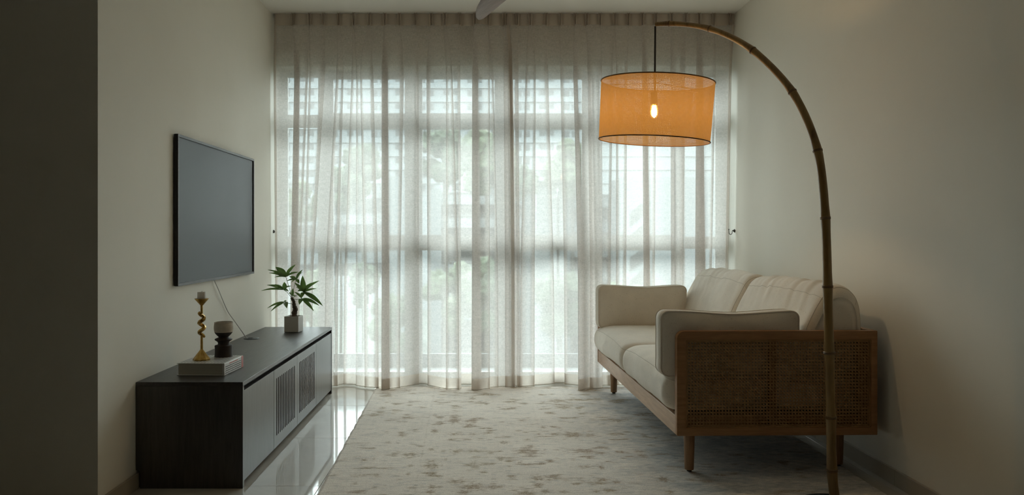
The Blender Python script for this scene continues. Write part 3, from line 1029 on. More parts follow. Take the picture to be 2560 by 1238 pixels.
def plain_door(y0, y1):
    obj('door', boxes((dx0, dx1, y0 + 0.0015, y1 - 0.0015, DZ0, DZ1), bev=0.001), M['console_v'], mc)
slat_me = None
def slat_door(y0, y1, s0, s1):
    global slat_me
    za, zb = 0.081, 0.362
    d = obj('door', boxes((dx0, dx1, y0 + 0.0015, s0, DZ0, DZ1), (dx0, dx1, s1, y1 - 0.0015, DZ0, DZ1),
                          (dx0, dx1, s0, s1, DZ0, za), (dx0, dx1, s0, s1, zb, DZ1)), M['console_v'], mc)
    n = 12
    pit = (s1 - s0) / (n - 1 + 0.42)
    slot = pit * 0.42
    for i in range(n - 1):
        yy = s0 + slot + pit * i
        if slat_me is None:
            o = obj('slat', boxes((dx0, dx1, 0, pit - slot, za - 0.001, zb + 0.001), bev=0.0008), M['console_v'], d); slat_me = o.data
        else:
            o = obj('slat', slat_me, None, d)
        o.location = (0, yy, 0)
plain_door(C0 + 0.018, 3.880)
slat_door(3.880, 4.377, 3.929, 4.320)
slat_door(4.377, 4.880, 4.425, 4.833)
plain_door(4.880, C1 - 0.018)
g = lathe('cable_grommet', [(0.045, 0.0), (0.045, 0.002), (0.043, 0.0032), (0.0, 0.0032)], M['black_metal'], mc, seg=40, loc=(-1.366, 4.78, 0.448))
obj('grommet_slot', boxes((-1.385, -1.36, 4.775, 4.80, 0.4505, 0.4525)), M['console_in'], mc)

# ================================================================== television
tv = empty('television', (XL, 0, 0), label='flat television in a dark wood frame hung on the left wall', cat='television')
T0, T1, TZ0, TZ1 = 3.776, 5.05, 0.825, 1.546
xf = 0.0255
bz = 0.013
obj('body', boxes((0.004, 0.014, T0 + 0.02, T1 - 0.02, TZ0 + 0.02, TZ1 - 0.02)), M['tv_side'], tv)
def ring_frame():
    return boxes((0.010, xf, T0, T1, TZ0, TZ0 + bz), (0.010, xf, T0, T1, TZ1 - bz, TZ1),
                 (0.010, xf, T0, T0 + bz, TZ0 + bz, TZ1 - bz), (0.010, xf, T1 - bz, T1, TZ0 + bz, TZ1 - bz), bev=0.0008)
obj('bezel', ring_frame(), M['tv_frame'], tv, label='grey wood-grain bezel')
obj('side_edge', boxes((0.006, xf - 0.002, T0 - 0.0006, T0 + 0.001, TZ0 + 0.001, TZ1 - 0.001)), M['tv_side'], tv)
obj('screen', boxes((0.012, 0.0185, T0 + bz, T1 - bz, TZ0 + bz, TZ1 - bz)), M['screen'], tv)
obj('wall_bracket', boxes((0.0012, 0.005, 4.1, 4.7, 1.05, 1.32)), M['tv_side'], tv)

cpth = [(539.6, 699, 4.335), (539.8, 703, 4.34), (546.7, 725.3, 4.40), (558.3, 753.8, 4.49), (570, 779.6, 4.575), (585.5, 801.6, 4.65), (601, 823.6, 4.72), (613, 841, 4.772), (616.5, 846.3, 4.785)]
pts = []
for i, (a, b, y) in enumerate(cpth):
    p = P(a, b, y); pts.append(p)
for p in pts:
    p.x = max(p.x, XL + 0.006)
pts[0].x = XL + 0.008
pts[1].x = XL + 0.010
tube('power_cable', catmull(pts, 5), 0.0026, M['cable'], None, seg=8, label='thin white cable from the television down to the console grommet', cat='cable')

# ================================================================== book, candlestick, candle, goblet
bk = empty('book', (-1.337, 3.527, 0.4486), math.radians(-3.0), label='thick white hardback book lying on the console under the candlestick', cat='book')
bw, bl, bt = 0.214, 0.236, 0.054
obj('page_block', boxes((0.006, bw - 0.010, 0.004, bl - 0.004, 0.003, bt - 0.003)), M['pages'], bk)
obj('cover', boxes((0, bw - 0.001, 0, bl, 0.0, 0.003), (0, bw - 0.001, 0, bl, bt - 0.003, bt), bev=0.0006), M['cover'], bk)
obj('spine', boxes((bw - 0.009, bw, 0, bl, 0.0015, bt - 0.0015), bev=0.001), M['cover'], bk)
obj('spine_band', boxes((bw - 0.0085, bw + 0.0006, bl - 0.022, bl + 0.0004, 0.001, bt - 0.001)), M['cover_red'], bk, label='red band on spine')
def dashes(seed, horiz):
    rs = random.Random(seed); bm = bmesh.new()
    if horiz:                     # spine: rows of small print running along the spine
        for r in range(5):
            zc = 0.0455 - r * 0.0092
            y = 0.012
            while y < bl - 0.03:
                L = rs.uniform(0.004, 0.013)
                yield_box = (bw + 0.0001, bw + 0.0005, y, min(y + L, bl - 0.028), zc - 0.0017, zc + 0.0017)
                if (r == 0) == False: box(bm, *yield_box)
                y += L + 0.0035
    else:                         # front cover: closely printed lines running away from the viewer
        for r in range(13):
            xc = 0.014 + r * 0.0150
            y = 0.010
            while y < bl - 0.02:
                L = rs.uniform(0.010, 0.030)
                box(bm, xc - 0.0013, xc + 0.0013, y, min(y + L, bl - 0.012), bt + 0.0001, bt + 0.0004)
                y += L + 0.003
    return bm
obj('spine_print', dashes(1, True), M['ink'], bk, kind='stuff')
obj('cover_print', dashes(2, False), M['ink'], bk, kind='stuff')
rbm = bmesh.new()
for i in range(9):
    box(rbm, bw + 0.0001, bw + 0.0005, 0.06 + i * 0.012, 0.069 + i * 0.012, 0.0438, 0.0472)
obj('red_print', rbm, M['ink_red'], bk, kind='stuff')

BT = 0.448 + 0.054
cs = empty('candlestick', (-1.2577, 3.615, BT + 0.0005), label='twisted brass candlestick with conical foot standing on the book', cat='candlestick')
lathe('foot', [(0.0, 0), (0.038, 0), (0.038, 0.006), (0.034, 0.011), (0.022, 0.027), (0.008, 0.045), (0.0055, 0.05), (0, 0.05)], M['brass'], cs, seg=9, smooth=False)
tube('lower_stem', [(0, 0, 0.044), (0, 0, 0.112)], [0.0062, 0.0052], M['brass'], cs, seg=10)
hp, hr = [], []
for i in range(64):
    t = i / 63.0
    a = 2 * PI * 2.6 * t + 0.4
    hp.append((0.0105 * math.cos(a), 0.0105 * math.sin(a), 0.104 + 0.112 * t))
    hr.append(0.0056 + 0.0034 * math.sin(PI * t) ** 0.5)
tube('twisted_stem', hp, hr, M['brass'], cs, seg=6, smooth=False)
tube('upper_stem', [(0, 0, 0.208), (0, 0, 0.252)], [0.0052, 0.0056], M['brass'], cs, seg=10)
lathe('drip_pan', [(0, 0.244), (0.006, 0.247), (0.030, 0.275), (0.031, 0.278), (0.026, 0.279), (0.0, 0.2755)], M['brass'], cs, seg=28)
cd = empty('candle', (-1.2577, 3.615, BT + 0.2785), label='short used white pillar candle on the brass candlestick', cat='candle')
lathe('wax', [(0, 0), (0.0185, 0), (0.0185, 0.027), (0.0175, 0.0292), (0.013, 0.027), (0, 0.0262)], M['wax'], cd, seg=32)
tube('wick', [(0, 0, 0.026), (0.0005, 0, 0.030), (0.002, 0, 0.0335)], 0.0008, M['wick'], cd, seg=6)

gb = empty('goblet', (-1.193, 3.722, BT + 0.0005), label='two-tone stoneware goblet, beige bowl over dark stacked foot, on the book', cat='goblet')
q = 1 / 537.0
def gz(y): return (892.5 - y) * q
foot = [(0, 0), (22.1 * q, 0), (21.3 * q, gz(884)), (21.0 * q, gz(874)), (21.6 * q, gz(866)), (20.8 * q, gz(864.3)), (14.2 * q, gz(862.5)), (13.4 * q, gz(859)), (14.6 * q, gz(855.5)),
        (20.8 * q, gz(851.2)), (21.4 * q, gz(849.6)), (20 * q, gz(848)), (12.4 * q, gz(844.8)), (11.9 * q, gz(843.3)), (16.5 * q, gz(839)), (20.6 * q, gz(834)), (21.9 * q, gz(831))]
lathe('foot', foot + [(0, gz(831))], M['darkclay'], gb, seg=56)
bowl = [(0, gz(831.2)), (21.9 * q, gz(831.2)), (23.3 * q, gz(824)), (23.4 * q, gz(818)), (22.6 * q, gz(811)), (22.0 * q, gz(809.6)), (22.6 * q, gz(808.4)), (22.5 * q, gz(806.6)), (21.2 * q, gz(806.4)), (20.6 * q, gz(812)), (19.5 * q, gz(826)), (0, gz(829))]
lathe('bowl', bowl, M['stoneware'], gb, seg=56)

# ================================================================== potted plant
pp = empty('potted_plant', (-1.193, 5.123, 0.448), label='small money tree with glossy leaves in square white pot on the console', cat='plant')
bm = bmesh.new()
hs = 0.047
box(bm, -hs, hs, -hs, hs, 0.0015, 0.102, bev=0.004)
top = [f for f in bm.faces if f.normal.z > 0.9 and f.calc_center_median().z > 0.1]
bm.normal_update()
top = [max((f for f in bm.faces), key=lambda f: (f.calc_center_median().z if f.normal.z > 0.99 else -9) + f.calc_area())]
r = bmesh.ops.inset_region(bm, faces=top, thickness=0.007)
bmesh.ops.translate(bm, vec=(0, 0, -0.014), verts=list({v for f in top for v in f.verts}))
pot = obj('pot', bm, M['pot'], pp, smooth=False)
pot.rotation_euler = (0, 0, math.radians(-7))
so = obj('soil', boxes((-0.039, 0.039, -0.039, 0.039, 0.085, 0.090)), M['soil'], pp); so.rotation_euler = (0, 0, math.radians(-7))
PY = 5.12
ORG = Vector((-1.193, 5.123, 0.448))
def L(cx, cy, dy=0.0):
    return P(640 + cx / 5.895, 640 + cy / 5.895, PY + dy) - ORG
tp = [L(568, 900), L(566, 840, .004), L(580, 780, .006), L(562, 740, .002), L(560, 690), L(545, 650), L(522, 618, -.003)]
sr = [0.0165, 0.0172, 0.0158, 0.0125, 0.0105, 0.0098, 0.0088]
cmp_ = catmull(tp, 4)
rr = np.interp(np.linspace(0, 6, len(cmp_)), range(7), sr)
rr = [r_ * (1 + 0.12 * math.sin(i * 1.9)) for i, r_ in enumerate(rr)]
tube('trunk', cmp_, rr, M['bark'], pp, seg=14)


def leaf(hub, tip, width, sag=0.12, twist=0.0):
    hub, tip = Vector(hub), Vector(tip)
    ax = tip - hub
    ln = ax.length
    d = ax.normalized()
    up = Vector((0, -0.62, 0.78))
    side = d.cross(up)
    if side.length < 0.15: side = d.cross(Vector((0, -1, 0.2)))
    side.normalize()
    side = Matrix.Rotation(twist, 3, d) @ side
    nor = side.cross(d)
    if nor.z < 0 and twist == 0.0: nor = -nor
    rows = []
    n = 10
    for i in range(n + 1):
        t = i / n
        wv = width * (math.sin(PI * min(t ** 0.86, 1)) ** 0.85) * (1 - 0.35 * t) + 0.0008
        c = hub + ax * t + nor * (sag * ln * (math.sin(PI * t) * 0.55))
        cup = wv * 0.28
        rows.append([c - side * wv + nor * cup, c - side * wv * 0.5 + nor * cup * .35, c, c + side * wv * 0.5 + nor * cup * .35, c + side * wv + nor * cup])
    obj('leaf', grid_mesh('leaf', rows), M['leaf'], pp, smooth=True)


top_pt = (530, 632)
clusters = [
    ((440, 312, .0), [(172, 205, .03, 26), (190, 252, -.02, 30), (273, 316, -.05, 24), (288, 162, .02, 62), (583, 128, .0, 42), (632, 240, -.03, 34), (450, 245, .06, 22)]),
    ((592, 345, .03), [(687, 203, .02, 26), (684, 243, -.03, 20), (488, 306, .0, 34), (452, 372, -.03, 22), (640, 410, -.03, 30), (512, 405, .02, 22), (615, 330, .05, 26)]),
    ((706, 535, -.03), [(685, 290, .0, 50), (932, 367, -.02, 42), (893, 482, .03, 26), (565, 395, .01, 34), (588, 455, .05, 22), (822, 395, .06, 36), (612, 520, -.05, 44), (985, 738, -.03, 46), (878, 664, -.06, 34), (672, 622, -.07, 38)]),
    ((678, 628, -.04), [(637, 720, -.05, 40), (933, 733, .0, 36), (850, 812, -.04, 34), (565, 530, -.02, 26)]),
    ((408, 500, -.01), [(78, 514, -.02, 26), (160, 430, .03, 34), (275, 420, .05, 26), (418, 385, -.01, 46), (522, 446, -.05, 30), (485, 525, .02, 34), (330, 490, -.04, 30)]),
    ((432, 678, -.03), [(165, 772, -.03, 26), (217, 818, -.05, 26), (456, 773, -.07, 40), (432, 655, .02, 20)]),
    ((545, 590, .04), [(600, 600, .02, 22), (540, 480, .05, 22), (480, 540, .06, 20)]),
]
for (hx, hy, hd), lv in clusters:
    a = L(*top_pt, -.002) if hy < 660 else L(545, 705)
    b = L(hx, hy, hd)
    mid = (a + b) / 2 + Vector((0, 0, 0.008 if hy < 600 else -0.004))
    tube('stem', catmull([a, mid, b], 4), [0.0016] * 9, M['stem'], pp, seg=6)
    for (tx, ty, td, wd) in lv:
        leaf(L(hx, hy, hd), L(tx, ty, hd + td), wd / 5.895 * PY / F * 0.95, sag=0.14)

# ================================================================== sofa
SX, SY = 0.849, 3.45
STH = math.atan2(0.0445, 2.03)
sofa = empty('sofa', (SX, SY, 0.0095), STH, label='oak framed sofa with cane side panels and oatmeal linen cushions', cat='sofa')
SL, SD = 2.03, 0.876
Z0, Z1 = 0.190, 0.643


def ring_prism(outer, inner, y0, y1, bev=0.003):
    n = len(outer)
    bm = bmesh.new()
    rows = []
    for y in (y0, y1):
        rows.append([bm.verts.new((x, y, z)) for x, z in outer])
        rows.append([bm.verts.new((x, y, z)) for x, z in inner])
    o0, i0, o1, i1 = rows
    for k in range(n):
        j = (k + 1) % n
        bm.faces.new((o0[k], o0[j], i0[j], i0[k]))
        bm.faces.new((o1[j], o1[k], i1[k], i1[j]))
        bm.faces.new((o0[j], o0[k], o1[k], o1[j]))
        bm.faces.new((i0[k], i0[j], i1[j], i1[k]))
    bmesh.ops.recalc_face_normals(bm, faces=bm.faces)
    es = [e for e in bm.edges if len(e.link_faces) == 2 and e.calc_face_angle(0) > 1.2]
    bmesh.ops.bevel(bm, geom=es, offset=bev, segments=2, profile=0.5, affect='EDGES')
    return bm


def rrect(x0, x1, z0, z1, r, n=8):
    """r = radii for corners (x0z0, x1z0, x1z1, x0z1)"""
    pts = []
    cs_ = [(x0, z0, 1, 1, PI), (x1, z0, -1, 1, 1.5 * PI), (x1, z1, -1, -1, 0), (x0, z1, 1, -1, 0.5 * PI)]
    for (x, z, sx, sz, a0), rad in zip(cs_, r):
        cx, cz = x + sx * rad, z + sz * rad
        for k in range(n):
            a = a0 + (PI / 2) * k / (n - 1)
            pts.append((cx + rad * math.cos(a), cz + rad * math.sin(a)))
    return pts


def cane_bm(w_, h_, pitch=0.0138):
    """six-way chair cane: paired uprights and rungs with crossing diagonals, all real strands"""
    bm = bmesh.new()
    def strip(x0, z0, x1, z1, wd, y):
        d = Vector((x1 - x0, 0, z1 - z0)); ln = d.length
        if ln < 1e-4: return
        d /= ln
        s = Vector((-d.z, 0, d.x)) * wd / 2
        a, b = Vector((x0, y, z0)), Vector((x1, y, z1))
        top = [bm.verts.new(p + Vector((0, -0.0006, 0))) for p in (a - s, b - s, b + s, a + s)]
        bot = [bm.verts.new(p + Vector((0, 0.0006, 0))) for p in (a - s, b - s, b + s, a + s)]
        bm.faces.new(top); bm.faces.new(bot[::-1])
        for i in range(4):
            j = (i + 1) % 4
            bm.faces.new((top[j], top[i], bot[i], bot[j]))
    nx, nz = int(w_ / pitch), int(h_ / pitch)
    px_, pz_ = w_ / nx, h_ / nz
    for i in range(nx):
        for o in (-0.0020, 0.0020):
            x = (i + 0.5) * px_ + o
            strip(x, 0, x, h_, 0.0022, 0.0006)
    for j in range(nz):
        for o in (-0.0020, 0.0020):
            z = (j + 0.5) * pz_ + o
            strip(0, z, w_, z, 0.0022, -0.0006)
    # diagonals cross the uprights half-way between two holes
    for s in (1, -1):
        for i in range(-nz - 1, nx + nz + 2):
            xs_ = (i + 0.5) * px_
            dx = s * nz * px_
            ta, tb = (0 - xs_) / dx, (w_ - xs_) / dx
            t0, t1 = max(0.0, min(ta, tb)), min(1.0, max(ta, tb))
            if t1 - t0 > 1e-3:
                strip(xs_ + dx * t0, h_ * t0, xs_ + dx * t1, h_ * t1, 0.0026, 0.0016 * s)
    return bm


def side_panel(y0, y1, name):
    outer = rrect(0, SD, Z0, Z1, (0.006, 0.004, 0.004, 0.034))
    inner = rrect(0.040, SD - 0.028, Z0 + 0.034, Z1 - 0.038, (0.006, 0.006, 0.006, 0.006))
    p = obj(name, ring_prism(outer, inner, y0, y1), M['oak'], sofa, smooth='auto')
    ym = (y0 + y1) / 2
    ca = obj('cane', cane_bm(SD - 0.072, Z1 - Z0 - 0.076), M['cane'], p, kind='stuff')
    ca.location = (0.042, y0 + 0.010, Z0 + 0.036)
    bd = rrect(0.042, SD - 0.030, Z0 + 0.036, Z1 - 0.040, (0.006,) * 4)
    tube('cane_bead', [(x, y0 + 0.0075, z) for x, z in bd], 0.0026, M['cane'], p, seg=6, closed=True)
    for xa_, xb_ in ((0.408, 0.436), (0.795, SD - 0.026)):
        obj('post', boxes((xa_, xb_, y0 + 0.016, y1 - 0.002, Z0 + 0.03, Z1 - 0.034)), M['oak_leg'], p)
    return p
side_panel(0.0, 0.036, 'side_panel')
side_panel(SL - 0.036, SL, 'side_panel')
obj('front_rail', boxes((0.001, 0.024, 0.036, SL - 0.036, Z0 + 0.001, 0.273), bev=0.002), M['oak_y'], sofa)
for ya_, yb_ in ((0.037, 0.056), (SL - 0.056, SL - 0.037)):
    obj('side_rail', boxes((0.024, SD - 0.026, ya_, yb_, Z0 + 0.001, 0.273), bev=0.002), M['oak'], sofa)
obj('added_base_cloth', boxes((0.024, SD - 0.026, 0.056, SL - 0.056, 0.226, 0.230)), M['console_in'], sofa)  # added with the side rails to stop light leaking through the cane
obj('back_rail', boxes((SD - 0.026, SD - 0.001, 0.036, SL - 0.036, 0.612, Z1), (SD - 0.026, SD - 0.001, 0.036, SL - 0.036, Z0, 0.28), bev=0.002), M['oak_y'], sofa)
cb = cane_bm(SL - 0.072, 0.332)
bmesh.ops.rotate(cb, cent=(0, 0, 0), matrix=Matrix.Rotation(PI / 2, 3, 'Z'), verts=cb.verts)
bo = obj('back_cane', cb, M['cane'], sofa, kind='stuff'); bo.location = (SD - 0.014, 0.036, 0.28)
sl_me = None
for i in range(9):
    if sl_me is None:
        o = obj('seat_slat', boxes((0.024, SD - 0.026, 0, 0.07, 0.245, 0.262)), M['oak'], sofa); sl_me = o.data
    else:
        o = obj('seat_slat', sl_me, None, sofa)
    o.location.y = 0.08 + i * 0.22
for (lx, ly, tilt) in ((0.092, 0.135, 0), (0.80, 0.205, 0), (0.088, SL - 0.13, 0), (0.80, SL - 0.14, 0)):
    prof = [(0, 0.008), (0.0195, 0.008), (0.0205, 0.012), (0.0255, Z0 + 0.02), (0, Z0 + 0.02)]
    lg = lathe('leg', prof, M['oak_leg'], sofa, seg=28, loc=(lx, ly, 0))
    lathe('foot_glide', [(0, 0.0), (0.011, 0.0), (0.011, 0.0085), (0, 0.0085)], M['black_metal'], lg, seg=16, loc=(lx, ly, 0))


def loft_cushion(name, prof, y0, y1, endr, parent, ripple=0.004, seed=0, topwrinkle=0.0, n=44, crown_h=0.012):
    """closed (x,z) profile lofted along y with rounded, slightly domed ends"""
    rs = Vector((seed * 7.3, seed * 1.1, 0))
    pr = [Vector((x, 0, z)) for x, z in prof]
    pr = pr + [pr[0]]
    c = catmull(pr, 5)[:-1]
    cen = sum(c, Vector()) / len(c)
    rows = []
    m = 8
    par = []
    for sc in (0.02, 0.3, 0.6, 0.82):
        par.append((y0 - 0.004 * (1 - sc), sc * 0.93))
    for k in range(m + 1):
        a = (PI / 2) * k / m
        inset = endr * (1 - math.sin(a))
        par.append((y0 + endr * (1 - math.cos(a)), 1.0 - inset / 0.22))
    ys_ = np.linspace(y0 + endr, y1 - endr, n)[1:-1]
    for yy in ys_:
        par.append((yy, 1.0))
    for k in range(m, -1, -1):
        a = (PI / 2) * k / m
        inset = endr * (1 - math.sin(a))
        par.append((y1 - endr * (1 - math.cos(a)), 1.0 - inset / 0.22))
    for sc in (0.82, 0.6, 0.3, 0.02):
        par.append((y1 + 0.004 * (1 - sc), sc * 0.93))
    zmax = max(p.z for p in c)
    for yy, sc in par:
        row = []
        tt = (yy - y0) / (y1 - y0)
        crown = crown_h * math.sin(PI * min(max(tt, 0), 1)) ** 0.7
        for p in c:
            d = p - cen
            q_ = cen + d * sc
            v_ = Vector((q_.x, yy, q_.z + crown * (1 if d.z > 0 else 0)))
            nz = mnoise.noise(v_ * 4.0 + rs) * ripple * 1.6 + mnoise.noise(v_ * 11 + rs) * ripple * 0.5
            if topwrinkle > 0:
                hgt = max(0.0, (v_.z - (zmax - 0.17)) / 0.17)
                wr = mnoise.noise(Vector((yy * 17 + (zmax - v_.z) * 9.0, v_.z * 1.5, seed))) * topwrinkle * hgt
                nz += wr
            row.append(v_ + d.normalized() * nz * min(1, sc * 1.2))
        rows.append(row)
    me = grid_mesh(name, rows, closed_u=True, cap=True)
    return obj(name, me, M['linen'], parent, smooth=True), rows


seat_prof = [(0.01, 0.284), (-0.022, 0.300), (-0.040, 0.345), (-0.034, 0.395), (-0.004, 0.428), (0.07, 0.446), (0.28, 0.446), (0.55, 0.438), (0.80, 0.420), (0.835, 0.36), (0.80, 0.286), (0.4, 0.284)]
s1, r1 = loft_cushion('seat_cushion', seat_prof, 0.042, 1.012, 0.070, sofa, 0.005, 1, crown_h=0.024)
s2, r2 = loft_cushion('seat_cushion', seat_prof, 1.014, SL - 0.042, 0.070, sofa, 0.005, 2, crown_h=0.024)
# seam across the front edge of each seat cushion
for s_, r_ in ((s1, r1), (s2, r2)):
    ki = min(range(len(r_[0])), key=lambda i: (r_[20][i].x + 0.02) ** 2 + (r_[20][i].z - 0.43) ** 2)
    tube('seam', [r[ki] for r in r_[6:-6]], 0.0011, M['piping'], s_, seg=5)
back_prof = [(0.545, 0.452), (0.548, 0.52), (0.585, 0.63), (0.635, 0.735), (0.680, 0.805), (0.735, 0.832), (0.795, 0.812), (0.835, 0.745), (0.846, 0.63), (0.842, 0.52), (0.81, 0.452), (0.68, 0.45)]
b1, q1 = loft_cushion('back_cushion', back_prof, 0.045, 1.012, 0.060, sofa, 0.006, 3, 0.011, n=90)
b2, q2 = loft_cushion('back_cushion', back_prof, 1.016, SL - 0.045, 0.060, sofa, 0.006, 4, 0.011, n=90)
for s_, r_ in ((b1, q1), (b2, q2)):
    for tx, tz in ((0.665, 0.79), (0.815, 0.79)):
        ki = min(range(len(r_[0])), key=lambda i: (r_[40][i].x - tx) ** 2 + (r_[40][i].z - tz) ** 2)
        tube('seam', [r[ki] for r in r_[6:-6]], 0.0010, M['piping'], s_, seg=5)
    # piped seams round the near gusset
    for ri in (9, len(r_) - 10):
        tube('seam', r_[ri], 0.0015, M['piping'], s_, seg=5, closed=True)


def arm_cushion(loc_y, x0, x1, z0, z1, th, label, seed, dip):
    root = empty('arm_cushion', label=label, cat='cushion', group='upright arm cushions on the sofa')
    root.matrix_world = Matrix.Translation((SX, SY, 0)) @ Matrix.Rotation(STH, 4, 'Z') @ Matrix.Translation(((x0 + x1) / 2, loc_y, z0))
    W_, H_ = (x1 - x0) / 2, (z1 - z0) / 2
    rad = 0.035
    def outline(sc, n=14):
        pts = rrect(-W_, W_, -H_, H_, (rad,) * 4, n=6)
        out = []
        m_ = len(pts)
        for i in range(m_):
            a, b = pts[i], pts[(i + 1) % m_]
            L_ = math.hypot(b[0] - a[0], b[1] - a[1])
            kk = 10 if L_ > 0.06 else 1
            for t in range(kk):
                out.append((a[0] + (b[0] - a[0]) * t / kk, a[1] + (b[1] - a[1]) * t / kk))
        return out
    ol = outline(1)
    def sag(x, z):
        return -dip * math.exp(-((x - 0.02) / (W_ * 0.55)) ** 2) * max(0, z / H_)
    rows = []
    par = [(-1, s) for s in (0.02, 0.2, 0.4, 0.6, 0.75, 0.87, 0.95, 1.0)] + [(0, 1.015)] + [(1, s) for s in (1.0, 0.95, 0.87, 0.75, 0.6, 0.4, 0.2, 0.02)]
    for sd, s in par:
        row = []
        for x, z in ol:
            xx, zz_ = x * s, z * s
            puff = th / 2 * (0.62 + 0.38 * (1 - s ** 3.2))
            y = sd * puff
            v_ = Vector((xx, y, zz_ + sag(xx, zz_)))
            nn = mnoise.noise(Vector((xx * 8, sd * 3 + seed, zz_ * 8))) * 0.007 + mnoise.noise(Vector((xx * 18, sd * 3 + seed * 2, zz_ * 14))) * 0.0035
            v_.y += sd * nn
            v_.z += H_
            row.append(v_)
        rows.append(row)
    obj('cushion_cover', grid_mesh('cushion_cover', rows, closed_u=True, cap=True), M['linen'], root, smooth=True)
    for ri in (7, 9):
        tube('piping', [p * 1.0 for p in rows[ri]], 0.0032, M['linen'], root, seg=8, closed=True)
    return root
arm_cushion(0.112, -0.052, 0.560, 0.446, 0.733, 0.145, 'linen arm cushion leaning inside the near cane panel', 1, 0.016)
arm_cushion(SL - 0.118, -0.020, 0.566, 0.446, 0.731, 0.150, 'linen arm cushion at the far sofa end before the curtain', 5, 0.014)

# ================================================================== arc floor lamp
lamp = empty('floor_lamp', (1.372, 3.10, 0), label='arched bamboo floor lamp with a glowing burlap drum shade', cat='lamp')
LO = Vector((1.372, 3.10, 0))
YT = 3.72
def lampY(px):
    t = (2068 - px) / (2068 - 1640.0)
    return 3.10 + (YT - 3.10) * min(max(t, 0), 1) ** 0.9
track_px = [(2092, 1290, 26.5), (2086, 1238, 26), (2080, 1175, 25), (2077, 1043, 24.5), (2073.5, 882, 24.5), (2069, 716, 23.5), (2067, 630, 23), (2063.5, 545, 22.5), (2056, 450, 22),
            (2044, 377, 21.5), (2018, 300, 20.5), (1981, 230, 19.5), (1935, 174, 18.5), (1882, 126, 17.5), (1828, 93, 16), (1774, 72, 15), (1722, 62, 13.5), (1673, 59, 13), (1640, 61, 12.5)]
lp, lr = [], []
for (a, b, d_) in track_px:
    y = lampY(a)
    p = P(a, b, y)
    p.z = max(p.z, 0.012)
    lp.append(p - LO); lr.append(d_ * y / F / 2)
cpts = catmull(lp, 6)
crad = np.interp(np.linspace(0, len(lr) - 1, len(cpts)), range(len(lr)), lr)
node_px = [(2080, 1175), (2077, 1043), (2073.5, 882), (2069, 716), (2063.5, 545), (2044, 377), (1981, 230), (1882, 126), (1774, 72), (1673, 59)]
node_pts = []
for a, b in node_px:
    node_pts.append(P(a, b, lampY(a)) - LO)
rad2 = []
for p, r_ in zip(cpts, crad):
    dmin = min((p - q_).length for q_ in node_pts)
    rad2.append(r_ * (0.93 + 0.12 * math.exp(-(dmin / 0.03) ** 2)))
tube('bamboo_pole', cpts, rad2, M['bamboo'], lamp, seg=20)
for q_ in node_pts:
    i = min(range(len(cpts)), key=lambda i: (cpts[i] - q_).length)
    t = (cpts[min(i + 1, len(cpts) - 1)] - cpts[max(i - 1, 0)]).normalized()
    r_ = rad2[i]
    c0 = cpts[i]
    tube('bamboo_node', [c0 - t * r_ * .34, c0 - t * r_ * .18, c0 - t * r_ * .02, c0 + t * r_ * .10, c0 + t * r_ * .24], [r_ * 1.0, r_ * 1.09, r_ * 1.02, r_ * 1.11, r_ * 1.0], M['bamboo_node'], lamp, seg=20)
lathe('base_plate', [(0, 0.009), (0.13, 0.009), (0.13, 0.022), (0.125, 0.026), (0, 0.026)], M['black_metal'], lamp, seg=48)
# shade
top_c = P(1637.5, 207, YT); bot_c = P(1635, 352, YT)
tipw = P(1638, 66, YT)
tube('cord', [tipw - LO, P(1637.2, 187, YT) - LO, P(1636.5, 250, YT) - LO], 0.0042, M['black_cord'], lamp, seg=8)
sh_c = (P(1643.2, 206.3, YT) + P(1635, 352.2, YT)) / 2
axis = (P(1643.2, 206.3, YT) - P(1635, 352.2, YT)).normalized()
axis = (axis + Vector((0, -0.030, 0))).normalized()
xa = Vector((1, 0, 0)); xa = (xa - axis * xa.dot(axis)).normalized()
ya = axis.cross(xa)
HS = 0.2715 / 2
R_T, R_B = 0.2590, 0.2535
nseg = 96
rows, uvs = [], []
for j in range(9):
    t = j / 8
    c = sh_c + axis * (HS * (2 * t - 1))
    R_ = R_B + (R_T - R_B) * t
    rows.append([c + xa * R_ * math.cos(2 * PI * i / nseg) + ya * R_ * math.sin(2 * PI * i / nseg) - LO for i in range(nseg + 1)])
    uvs.append([(2 * PI * 0.257 * i / nseg, 2 * HS * t) for i in range(nseg + 1)])
shade = obj('lamp_shade', grid_mesh('lamp_shade', rows, uv=uvs), M['shade'], lamp, smooth=True)
for j in (0, 8):
    tube('rim', [p for p in rows[j][:-1]], 0.0030, M['rim'], shade, seg=8, closed=True)
sp = bmesh.new()
ctop = sh_c + axis * (HS - 0.004)
for i in range(3):
    a = 2 * PI * i / 3 + 0.5
    pth = [ctop - LO, ctop + (xa * math.cos(a) + ya * math.sin(a)) * (R_T - 0.003) - LO]
    tube('spider_arm', pth, 0.0018, M['black_metal'], lamp, seg=6)
bulb_c = P(1635.5, 276, YT)
bz_ = bulb_c - LO
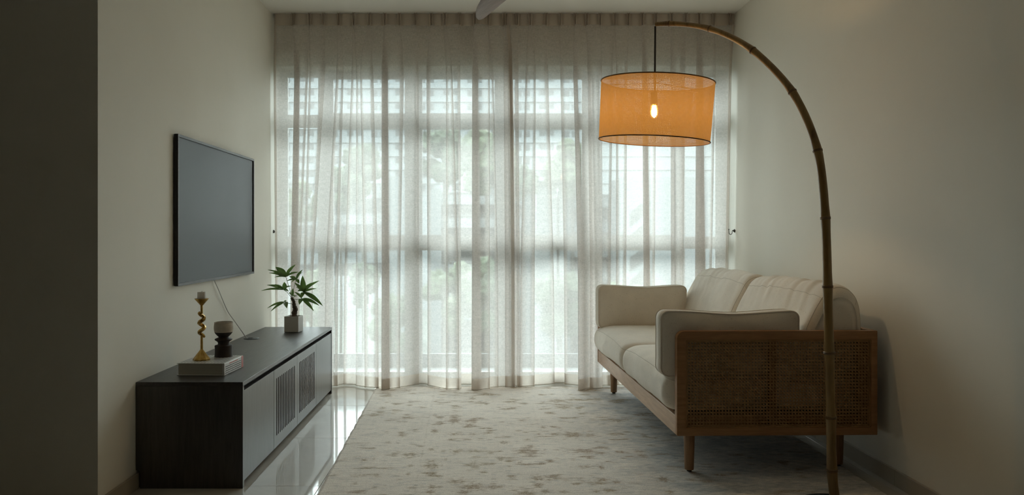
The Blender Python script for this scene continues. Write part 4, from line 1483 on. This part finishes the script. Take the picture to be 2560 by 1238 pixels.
tube('lamp_holder', [bz_ + Vector((0, 0, 0.085)), bz_ + Vector((0, 0, 0.021))], 0.015, M['black_cord'], lamp, seg=20)
prof = [(0.0, -0.034), (0.006, -0.032), (0.0105, -0.023), (0.0122, -0.010), (0.0115, 0.004), (0.0085, 0.016), (0.0075, 0.022), (0, 0.022)]
bo = lathe('light_bulb', prof, M['bulb'], lamp, seg=24, loc=tuple(bz_), smooth=True)

# ================================================================== ceiling fan
fan = empty('ceiling_fan', (0.24, 4.0, 2.33), label='dark wood three-blade ceiling fan, one blade tip in view above the curtain', cat='fan')
lathe('motor_hub', [(0, 0.0), (0.05, 0.0), (0.085, 0.012), (0.095, 0.04), (0.085, 0.075), (0.03, 0.09), (0, 0.09)], M['fan_body'], fan, seg=40)
tube('down_rod', [(0, 0, 0.085), (0, 0, 0.255)], 0.013, M['fan_body'], fan, seg=16)
lathe('canopy', [(0, 0.235), (0.03, 0.235), (0.065, 0.262), (0.068, 0.2805), (0, 0.2805)], M['fan_body'], fan, seg=32)
secs = [(0.05, 0.055, 0.010, 0.0), (0.12, 0.062, 0.012, 0.012), (0.20, 0.062, 0.012, 0.030), (0.30, 0.060, 0.011, 0.034), (0.42, 0.058, 0.010, 0.026), (0.54, 0.050, 0.009, 0.010), (0.63, 0.038, 0.008, -0.006), (0.69, 0.024, 0.007, -0.018), (0.715, 0.010, 0.005, -0.024)]
rows = []
for r_, ch, th, off in secs:
    ring = []
    pit = math.radians(16 * (1 - r_ / 0.9))
    for k in range(14):
        a = 2 * PI * k / 14
        u_, v_ = ch * math.cos(a), th * math.sin(a)
        ring.append((r_, off + u_ * math.cos(pit) - v_ * math.sin(pit), 0.02 + u_ * math.sin(pit) + v_ * math.cos(pit) - 0.02 * (r_ / 0.7) ** 2))
    rows.append(ring)
bme = grid_mesh('blade', rows, closed_u=True, cap=True)
for i in range(3):
    o = obj('blade', bme, M['fan_wood'], fan, smooth='auto' if i == 0 else False)
    o.rotation_euler = (0, 0, math.radians(112 + 120 * i))
